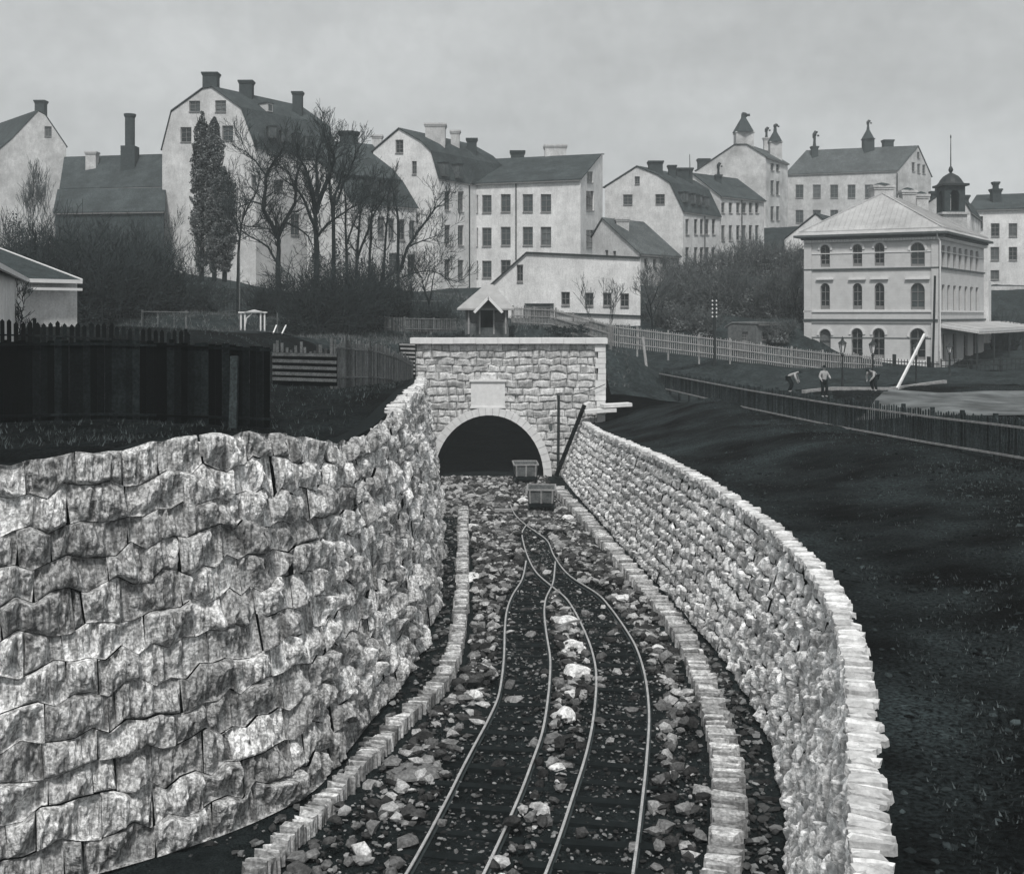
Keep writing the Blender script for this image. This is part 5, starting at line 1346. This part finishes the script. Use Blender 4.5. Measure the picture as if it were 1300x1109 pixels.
sktree(90, [(.34, [(403, 440), (402, 370), (401, 300), (400, 262)]), (.22, [(401, 268), (409, 244), (420, 216, 1), (424, 196, 1), (414, 178, 1.5)]), (.20, [(400, 270), (396, 242, -1), (391, 222, -1), (383, 204, -1.5)]), (.15, [(401, 290), (388, 260, 1), (380, 244, 1.5), (364, 230, 2)]), (.16, [(402, 250), (403, 222), (402, 202), (408, 182)]), (.12, [(403, 300), (416, 284, -1), (436, 270, -1.5), (450, 262, -2)])],
    'tallest bare tree rising in front of the mansard roof', 8, nt=3, tl=1.2, ivy=900)
sktree(91, [(.24, [(425, 440), (424, 370), (423, 270), (430, 235)]), (.14, [(423, 275), (420, 248), (418, 216), (417, 192)]), (.12, [(426, 260), (436, 232, 1), (446, 214, 1.5), (452, 196, 2)])], 'dense bare tree right beside the tallest one', 9, tl=1.25, ivy=650)
sktree(93, [(.20, [(441, 440), (440, 380), (440, 320), (439, 262)]), (.10, [(440, 310), (448, 288), (456, 268), (462, 250)])], 'slender bare tree in the middle of the tree clump', 21, tl=1.25, ivy=650)
sktree(94, [(.20, [(455, 440), (452, 380), (454, 320), (458, 272)]), (.12, [(453, 330), (468, 290, 1), (478, 266, 1), (486, 254, 1)])], 'bare tree with dark ivy standing before the lower wing roof', 23, tl=1.25, ivy=800)
sktree(95, [(.18, [(468, 440), (469, 380), (470, 320), (472, 270)])], 'straight bare tree before the lower wing windows', 24, tl=1.25, ivy=600)
sktree(95, [(.18, [(486, 440), (486, 380), (488, 320), (492, 268)])], 'straight bare tree right of the other straight one', 26, tl=1.25, ivy=500)
sktree(96, [(.20, [(506, 440), (506, 360), (505, 300), (504, 262)]), (.15, [(507, 345), (517, 315), (532, 292, 1), (548, 270, 1.5), (556, 262, 2)]), (.08, [(520, 312), (536, 306), (552, 300)]), (.08, [(511, 352), (528, 346), (548, 344), (566, 352)])], 'wide bare tree at the right of the clump reaching over the corner house', 27, tl=1.25, ivy=200)
sktree(97, [(.16, [(303, 440), (302, 350), (304, 300), (308, 276)]), (.09, [(308, 278), (318, 256), (328, 240), (330, 222)]), (.08, [(304, 300), (296, 270), (292, 250)]), (.07, [(306, 285), (320, 288), (332, 278)])], 'thin bare tree leaning between poplars and forked tree', 41, tl=1.25)
tree(540, 100, 290, 'low spreading bare tree near the corner house', 33, 3, 5, .12, lean=.2, spread=(.5, 1.0))
tree(222, 104, 255, 'small bare tree against the left side of the gable wall', 43, 3, 5, .12)
tree(50, 130, 195, 'pale twiggy tree in front of the far left gable house', 47, 3, 6, .15, up=.3, spread=(.25, .6), twig='twig_mid')
tree(130, 90, 270, 'dark bushy bare tree left in the shadowed gardens', 51, 3, 6, .2, spread=(.4, .9))
tree(90, 85, 290, 'dark bare tree directly behind the white cottage', 53, 3, 6, .18)
tree(175, 88, 265, 'dark bare tree before the long tiled house', 57, 3, 6, .2)
tree(28, 52, 352, 'small bare shrub tree against the white cottage wall', 59, 3, 5, .06, spread=(.5, 1.1))
tree(755, 92, 345, 'thin leafless sapling before the low white house', 61, 2, 5, .05, twig='twig_mid', up=.25)
tree(770, 93, 352, 'shorter leafless sapling right of the first by the white house', 62, 2, 5, .05, twig='twig_mid', up=.25)
tree(828, 100, 318, 'bare tree at the right corner of the low white house', 63, 3, 5, .1, twig='twig_mid')
tree(1008, 108, 325, 'bare tree close to the left side of the station', 64, 3, 5, .12, twig='twig_mid', spread=(.4, .9))
def poplar(px, d, py0, py1, wpx, label, seed, m):
    q = XY(px, d); z0 = W(0, py0, d).z; z1 = W(0, py1, d).z; w = wpx*d/F/2; r = random.Random(seed)
    g = thing('poplar_tree', label, 'tree', (q.x, q.y, z0), 'poplars before the gable'); a = MB(); a.tube([(q.x, q.y, z0-1), (q.x+.1, q.y, (z0+z1)/2), (q.x, q.y, z1)], [.25, .15, .03], 7)
    for i in range(90):
        t_ = r.uniform(.03, .9); th = r.uniform(0, 2*PI); z = z0+(z1-z0)*t_; L = min((z1-z), w*3.2*(1-t_*.5)); rr_ = w*r.uniform(.5, .95)*min(1, (1-t_)*2.2+.15)
        a.tube([(q.x, q.y, z), (q.x+math.cos(th)*rr_*.7, q.y+math.sin(th)*rr_*.7, z+L*.4), (q.x+math.cos(th)*rr_, q.y+math.sin(th)*rr_, z+L*.9)], [.05, .035, .012], 3, cap=False)
    a.build('trunk', M['bark'], g); b = MB()
    lumps = [(r.uniform(0, 2*PI), r.uniform(0, 1)) for _ in range(26)]
    for i in range(15000):
        t_ = r.random()**.9; th = r.uniform(0, 2*PI); prof = min(1, .35+t_*4)*min(1, (1-t_)*5+.12)*(.8+.35*noise.noise(Vector((t_*14, seed, 0))))
        nz = .62+.55*noise.noise(Vector((math.cos(th)*1.3, math.sin(th)*1.3, t_*9+seed)))+.25*noise.noise(Vector((math.cos(th)*4, math.sin(th)*4, t_*30)))
        rr_ = w*prof*nz*1.5*(r.random()**.35)
        if noise.noise(Vector((math.cos(th)*2*rr_/w, math.sin(th)*2*rr_/w, t_*16+seed*3))) < -.14: continue
        c = Vector((q.x+math.cos(th)*rr_, q.y+math.sin(th)*rr_, z0+(z1-z0)*t_)); s_ = r.uniform(.07, .16)
        u = Vector((r.uniform(-1, 1), r.uniform(-1, 1), r.uniform(-.5, 1))).normalized(); v = u.orthogonal().normalized()
        b.add([c-u*s_, c+v*s_*.6, c+u*s_, c-v*s_*.6], [(0, 1, 2, 3)])
    b.build('crown', M[m], g)
poplar(256, 112, 345, 142, 34, 'tallest narrow poplar in front of the white gable', 3, 'leaf_mid')
poplar(272, 111.5, 345, 149, 30, 'second tall poplar touching the tallest one on its right', 7, 'leaf_mid')
poplar(285, 110, 345, 212, 36, 'shortest poplar at the right of the three', 12, 'leaf_mid')

def bush(px, d, wpx, hpx, label, seed, twig='twig_mid', leaf=None, n=26, lv=3, group='brush on the hillside', nl=1500, zoff=0):
    q = XY(px, d); z = TZ(q.x, q.y)-.15+zoff; w = wpx*d/F/2; h = hpx*d/F; r = random.Random(seed)
    g = thing('bare_bush', label, 'bush', (q.x, q.y, z), group); a = MB(); b = MB()
    for i in range(n):
        th = r.uniform(0, 2*PI); rr_ = w*math.sqrt(r.random())*.8; p = Vector((q.x+math.cos(th)*rr_, q.y+math.sin(th)*rr_*.7, z))
        grow(a, b, r, p, Vector((math.cos(th)*.35, math.sin(th)*.3, 1)).normalized(), h*r.uniform(.3, .5), .05, 1, lv+1, 3, .12, .3, .016, (.4, 1.0))
    a.v = [(v[0], v[1], v[2]) for v in a.v]; a.build('stems', M[twig], g); b.build('twigs', M[twig], g)
    if leaf:
        c_ = MB()
        for i in range(nl):
            th = r.uniform(0, 2*PI); ph = math.asin(r.uniform(0, 1)); rr_ = r.random()**.4
            k = .75+.5*noise.noise(Vector((math.cos(th)*1.5, math.sin(th)*1.5, ph*2+seed)))
            c = Vector((q.x+math.cos(th)*math.cos(ph)*w*k*rr_, q.y+math.sin(th)*math.cos(ph)*w*k*rr_, z+h*.85*math.sin(ph)*k*rr_)); s_ = r.uniform(.06, .16)
            u = Vector((r.uniform(-1, 1), r.uniform(-1, 1), r.uniform(-1, 1))).normalized(); v = u.orthogonal().normalized()
            c_.add([c-u*s_, c+v*s_*.7, c+u*s_, c-v*s_*.7], [(0, 1, 2, 3)])
        c_.build('leaves', M[leaf], g)
    return g
# hillside brush (right) - label by what they stand by
HB = [(838, 112, 50, 60, 'brush bush right against the low white house'), (872, 114, 56, 62, 'brush bush second from the low white house'), (905, 112, 56, 60, 'brush bush directly behind the telegraph pole'), (940, 113, 56, 66, 'brush bush behind the small flat roofed shed'), (975, 113, 56, 66, 'brush bush between the flat shed and the station'), (1004, 112, 44, 70, 'brush bush touching the left corner of the station'),
      (860, 126, 46, 38, 'upper brush bush below the mansard house windows'), (895, 128, 50, 38, 'upper brush bush below the row house'), (935, 128, 56, 50, 'upper brush bush in the middle of the slope'), (975, 128, 56, 55, 'upper brush bush under the terrace wall'), (1005, 128, 40, 40, 'upper brush bush under the small gable house'),
      (855, 102, 50, 34, 'low brush bush in front behind the grey fence'), (890, 102, 50, 34, 'low brush bush just left of the telegraph pole'), (985, 103, 40, 30, 'low brush bush just right of the flat shed')]
for i, (px, d, w, h, lab) in enumerate(HB): bush(px, d, w, h, lab, 100+i, twig='twig_mid', leaf='leaf_mid', nl=2600, n=24)
LBs = [(60, 80, 100, 130, 'dark thicket bush behind the white cottage roof'), (115, 80, 90, 120, 'dark thicket bush right of the white cottage'), (160, 84, 90, 110, 'dark thicket bush under the round chimney stack'), (205, 88, 80, 90, 'dark thicket bush left of the poplars'), (90, 110, 120, 90, 'tall dark thicket below the long tiled roof'), (165, 112, 120, 85, 'tall dark thicket before the shed'), (30, 112, 90, 110, 'tall dark thicket below the far left gable'),
       (250, 96, 70, 50, 'dark thicket bush at the foot of the poplars'), (395, 86, 70, 95, 'ivy dark bush at the foot of the tallest bare tree'), (425, 87, 80, 110, 'ivy dark bush in the middle of the tree clump'), (460, 90, 80, 95, 'ivy dark bush right in the tree clump'), (500, 94, 70, 70, 'low dark bush at the right end of the tree clump'), (345, 94, 60, 55, 'low dark bush under the forked tree'), (550, 92, 60, 40, 'low dark bush left of the hut above the tunnel')]
for i, (px, d, w, h, lab) in enumerate(LBs): bush(px, d, w, h, lab, 200+i, twig='twig', leaf='leaf', nl=6500, n=26, group='dark thickets in the gardens')
bush(1235, 122, 50, 40, 'dark bush behind the platform canopy at the right', 301, twig='twig', leaf='leaf', group='dark thickets in the gardens'); bush(1272, 118, 50, 50, 'dark bush at the right edge beyond the canopy', 302, twig='twig', leaf='leaf', group='dark thickets in the gardens')
bush(700, 90, 110, 9, 'low scrub along the grey fence behind the portal coping', 303, twig='twig', leaf='leaf', group='dark thickets in the gardens'); bush(575, 84, 60, 12, 'low scrub behind the portal coping left of the hut', 304, twig='twig', leaf='leaf', group='dark thickets in the gardens')
# grass tufts over the banks
def tufts(name, n, samp, m, lab, seed, hmax=.22):
    r = np.random.RandomState(seed); mb = MB()
    for i in range(n):
        x, y = samp(r); z = TZ(x, y)-.02; k = 3
        for j in range(k):
            th = r.uniform(0, 6.28); h = r.uniform(.3, 1)*hmax; w = .012+.01*r.rand(); dx = math.cos(th)*h*.5; dy = math.sin(th)*h*.5; ox = r.uniform(-.06, .06); oy = r.uniform(-.06, .06)
            mb.add([(x+ox-w, y+oy, z), (x+ox+w, y+oy, z), (x+ox+dx, y+oy+dy, z+h)], [(0, 1, 2)])
    return tag(mb.build(name, M[m]), lab, 'grass', kind='stuff')
def sR(r):
    y = 10+62*r.rand()**1.3; tx = float(wall_top_at(right_wall, y)[0]); return tx+1.0+r.rand()**.9*(6+y*.42), y
tufts('bank_grass', 26000, sR, 'grass', 'sparse dead grass over the dark embankment on the right', 3, .10)
def sC(r):
    y = 9+60*r.rand()**1.2; tx = float(wall_top_at(right_wall, y)[0]); return tx+.6+r.rand()*(5+y*.42), y
o = rocks('earth_clods', 22000, sC, lambda r: 0.018+0.07*r.rand()**3, M['clod'], 31, 0.7, lambda x, y: Rbank_z(x, y)-.02); tag(o, 'clods and small stones strewn over the dark embankment on the right', 'clods', kind='stuff')
def sL(r):
    y = 23+48*r.rand(); tx = float(wall_top_at(left_wall, y)[0]); return tx-1.2-r.rand()*(3+y*.3), y
tufts('verge_grass', 4000, sL, 'grass', 'sparse dead grass on the dark ground behind the left wall', 4, .2)
def sH(r):
    y = 76+46*r.rand(); px = 100+700*r.rand(); return (px-HX)*y/F, y
tufts('garden_grass', 9000, sH, 'leaf_mid', 'rough winter grass in the gardens above the tunnel', 5, .4)

# ------------------------------------------------------------------ people
def person(px, d, z, label, pose, scale=1.0, face=0.0):
    q = XY(px, d); g = thing('person', label, 'person', (q.x, q.y, z))
    ca, sa = math.cos(face), math.sin(face)
    def T(v): x, y, zz = v; return ((x*ca-y*sa)*scale, (x*sa+y*ca)*scale, zz*scale)
    if pose == 'stand':
        J = dict(pel=(0, 0, .95), ab=(0, 0, 1.12), ch=(0, -.02, 1.35), nk=(0, -.01, 1.52), hd=(0, -.04, 1.62), ht=(0, -.03, 1.74),
                 ls=(-.19, 0, 1.44), le=(-.30, .02, 1.18), lh=(-.28, -.14, .98), lf=(-.27, -.2, .9), rs=(.19, 0, 1.44), re=(.32, -.06, 1.2), rh=(.22, -.28, 1.1), rf=(.2, -.36, 1.08),
                 lp=(-.1, 0, .92), lk=(-.12, -.05, .5), la=(-.13, .02, .08), lt=(-.14, -.16, .04), rp=(.1, 0, .92), rk=(.14, -.1, .5), ra=(.14, .05, .08), rt=(.15, -.13, .04))
    else:
        J = dict(pel=(0, .1, .85), ab=(0, -.02, .98), ch=(0, -.22, 1.12), nk=(0, -.38, 1.17), hd=(0, -.47, 1.18), ht=(0, -.58, 1.2),
                 ls=(-.19, -.28, 1.12), le=(-.26, -.36, .85), lh=(-.16, -.45, .62), lf=(-.14, -.5, .55), rs=(.19, -.28, 1.12), re=(.28, -.4, .86), rh=(.14, -.5, .66), rf=(.12, -.55, .6),
                 lp=(-.1, .1, .83), lk=(-.16, -.1, .48), la=(-.14, .08, .08), lt=(-.15, -.1, .04), rp=(.1, .1, .83), rk=(.15, -.14, .48), ra=(.15, .02, .08), rt=(.16, -.16, .04))
    R = dict(pel=.13, ab=.12, ch=.14, nk=.055, hd=.09, ht=.075, ls=.065, le=.045, lh=.035, lf=.03, rs=.065, re=.045, rh=.035, rf=.03, lp=.1, lk=.065, la=.045, lt=.045, rp=.1, rk=.065, ra=.045, rt=.045)
    Ed = [('pel', 'ab'), ('ab', 'ch'), ('ch', 'nk'), ('nk', 'hd'), ('hd', 'ht'), ('ch', 'ls'), ('ls', 'le'), ('le', 'lh'), ('lh', 'lf'), ('ch', 'rs'), ('rs', 're'), ('re', 'rh'), ('rh', 'rf'), ('pel', 'lp'), ('lp', 'lk'), ('lk', 'la'), ('la', 'lt'), ('pel', 'rp'), ('rp', 'rk'), ('rk', 'ra'), ('ra', 'rt')]
    def skin(name, keys, root, grow_, m):
        ks = [k for k in J if k in keys]; me = bpy.data.meshes.new(name); me.from_pydata([T(J[k]) for k in ks], [(ks.index(a), ks.index(b)) for a, b in Ed if a in ks and b in ks], [])
        me.materials.append(m); o = bpy.data.objects.new(name, me); col.objects.link(o); o.parent = g
        md = o.modifiers.new('s', 'SKIN'); md.use_smooth_shade = True
        for i, k in enumerate(ks):
            sv = me.skin_vertices[0].data[i]; rr_ = (R[k]+grow_)*scale; sv.radius = (rr_, rr_); sv.use_root = (k == root)
        o.modifiers.new('d', 'SUBSURF').levels = 2; o.modifiers['d'].render_levels = 2
        return o
    skin('body', set(J), 'pel', 0, M['skin'])
    skin('shirt', {'pel', 'ab', 'ch', 'ls', 'le', 'lh', 'rs', 're', 'rh'}, 'ch', .022, M['cloth_w'])
    skin('trousers', {'pel', 'lp', 'lk', 'la', 'rp', 'rk', 'ra'}, 'pel', .026, M['cloth_d'])
    mb = MB(); hx, hy, hz = T(J['ht']); mb.lathe((q.x+hx, q.y+hy, z+hz), [(.17*scale, -.03), (.17*scale, -.01), (.10*scale, 0), (.09*scale, .08), (.03, .1)], 12); mb.build('hat', M['cloth_d'], g)
    return g
for px, d, lab, pose, f in ((1046, 63, 'worker in white shirt and dark hat standing beyond the long fence', 'stand', .4), (1003, 66, 'worker in pale shirt bending over beyond the long fence', 'bend', 1.2), (1110, 64, 'worker in pale shirt stooping near the second street lamp', 'bend', -1.0)):
    q = XY(px, d); person(px, d, TZ(q.x, q.y)+.15, lab, pose, 1.0, f)

# ------------------------------------------------------------------ haze, sky, sun, camera
mb = MB(); mb.box((0, 110, 27), 230, 175, 31); hz = mb.build('haze', []) if False else None
me = bpy.data.meshes.new('haze'); mb = MB(); mb.box((0, 120, 28), 240, 190, 32.5); me.from_pydata(mb.v, [], mb.f)
hm = bpy.data.materials.new('haze'); hm.use_nodes = True; nt = hm.node_tree
for n_ in list(nt.nodes): nt.nodes.remove(n_)
out = nt.nodes.new('ShaderNodeOutputMaterial'); pv = nt.nodes.new('ShaderNodeVolumePrincipled'); pv.inputs['Density'].default_value = 0.0008; pv.inputs['Color'].default_value = (.82, .88, .90, 1)
nt.links.new(pv.outputs[0], out.inputs['Volume']); me.materials.append(hm)
ho = bpy.data.objects.new('haze', me); col.objects.link(ho); ho['kind'] = 'stuff'; ho['label'] = 'thin grey town haze filling the air'; ho['category'] = 'haze'
hm.cycles.homogeneous_volume = True

w = bpy.data.worlds.new('World'); sc.world = w; w.use_nodes = True; nt = w.node_tree; N = nt.nodes; L = nt.links
for n_ in list(N): N.remove(n_)
out = N.new('ShaderNodeOutputWorld'); bg = N.new('ShaderNodeBackground'); bg.inputs[1].default_value = 0.1
sky = N.new('ShaderNodeTexSky'); sky.sky_type = 'NISHITA'; sky.sun_disc = False
SE, SA = math.radians(55), math.radians(182)
sky.sun_elevation = SE; sky.sun_rotation = SA
bw = N.new('ShaderNodeRGBToBW'); L.new(sky.outputs[0], bw.inputs[0])
mx = N.new('ShaderNodeMix'); mx.data_type = 'FLOAT'; mx.inputs[0].default_value = 0.9; L.new(bw.outputs[0], mx.inputs[2]); mx.inputs[3].default_value = 5.6
tc = N.new('ShaderNodeTexCoord'); mp = N.new('ShaderNodeMapping'); mp.inputs['Scale'].default_value = (1.2, 1.2, 3.2); mp.inputs['Rotation'].default_value = (0, .35, 0); L.new(tc.outputs['Generated'], mp.inputs[0])
nz = N.new('ShaderNodeTexNoise'); nz.inputs['Scale'].default_value = 2.2; nz.inputs['Detail'].default_value = 7; nz.inputs['Roughness'].default_value = .55; L.new(mp.outputs[0], nz.inputs['Vector'])
mr = N.new('ShaderNodeMapRange'); mr.inputs[1].default_value = .3; mr.inputs[2].default_value = .7; mr.inputs[3].default_value = .80; mr.inputs[4].default_value = 1.14; L.new(nz.outputs[0], mr.inputs[0])
nz2 = N.new('ShaderNodeTexNoise'); nz2.inputs['Scale'].default_value = 60; nz2.inputs['Detail'].default_value = 4; L.new(tc.outputs['Generated'], nz2.inputs['Vector'])
mr2 = N.new('ShaderNodeMapRange'); mr2.inputs[1].default_value = .3; mr2.inputs[2].default_value = .7; mr2.inputs[3].default_value = .96; mr2.inputs[4].default_value = 1.04; L.new(nz2.outputs[0], mr2.inputs[0])
m1 = N.new('ShaderNodeMath'); m1.operation = 'MULTIPLY'; L.new(mx.outputs[0], m1.inputs[0]); L.new(mr.outputs[0], m1.inputs[1])
m2 = N.new('ShaderNodeMath'); m2.operation = 'MULTIPLY'; L.new(m1.outputs[0], m2.inputs[0]); L.new(mr2.outputs[0], m2.inputs[1])
vm = N.new('ShaderNodeVectorMath'); vm.operation = 'SCALE'; vm.inputs[0].default_value = (.972, 1.0, 1.006); L.new(m2.outputs[0], vm.inputs['Scale'])
L.new(vm.outputs[0], bg.inputs[0]); L.new(bg.outputs[0], out.inputs[0])

sl = bpy.data.lights.new('sun', 'SUN'); sl.energy = 2.6; sl.angle = math.radians(8); sl.color = (1, .985, .96)
so = bpy.data.objects.new('sun', sl); col.objects.link(so)
# sun stands behind the camera's left shoulder, fairly high
az = SA
dirv = Vector((math.sin(az)*math.cos(SE), math.cos(az)*math.cos(SE), math.sin(SE)))   # towards the sun
so.rotation_euler = dirv.to_track_quat('Z', 'Y').to_euler(); so.location = (0, 0, 60)

cam = bpy.data.cameras.new('camera'); co = bpy.data.objects.new('camera', cam); col.objects.link(co)
co.location = (0, 0, ZC); co.rotation_euler = (math.radians(90), 0, 0)
cam.sensor_width = 36; cam.lens = 36*F/1300; cam.shift_y = -(554.5-HY)/1300; cam.clip_end = 5000; cam.clip_start = .1
sc.camera = co
sc.view_settings.view_transform = 'Standard'; sc.view_settings.look = 'None'; sc.view_settings.exposure = 0.12; sc.view_settings.gamma = 1
sc.cycles.max_bounces = 5; sc.cycles.diffuse_bounces = 2; sc.cycles.volume_bounces = 1; sc.cycles.glossy_bounces = 2
try: sc.cycles.use_denoising = True
except Exception: pass
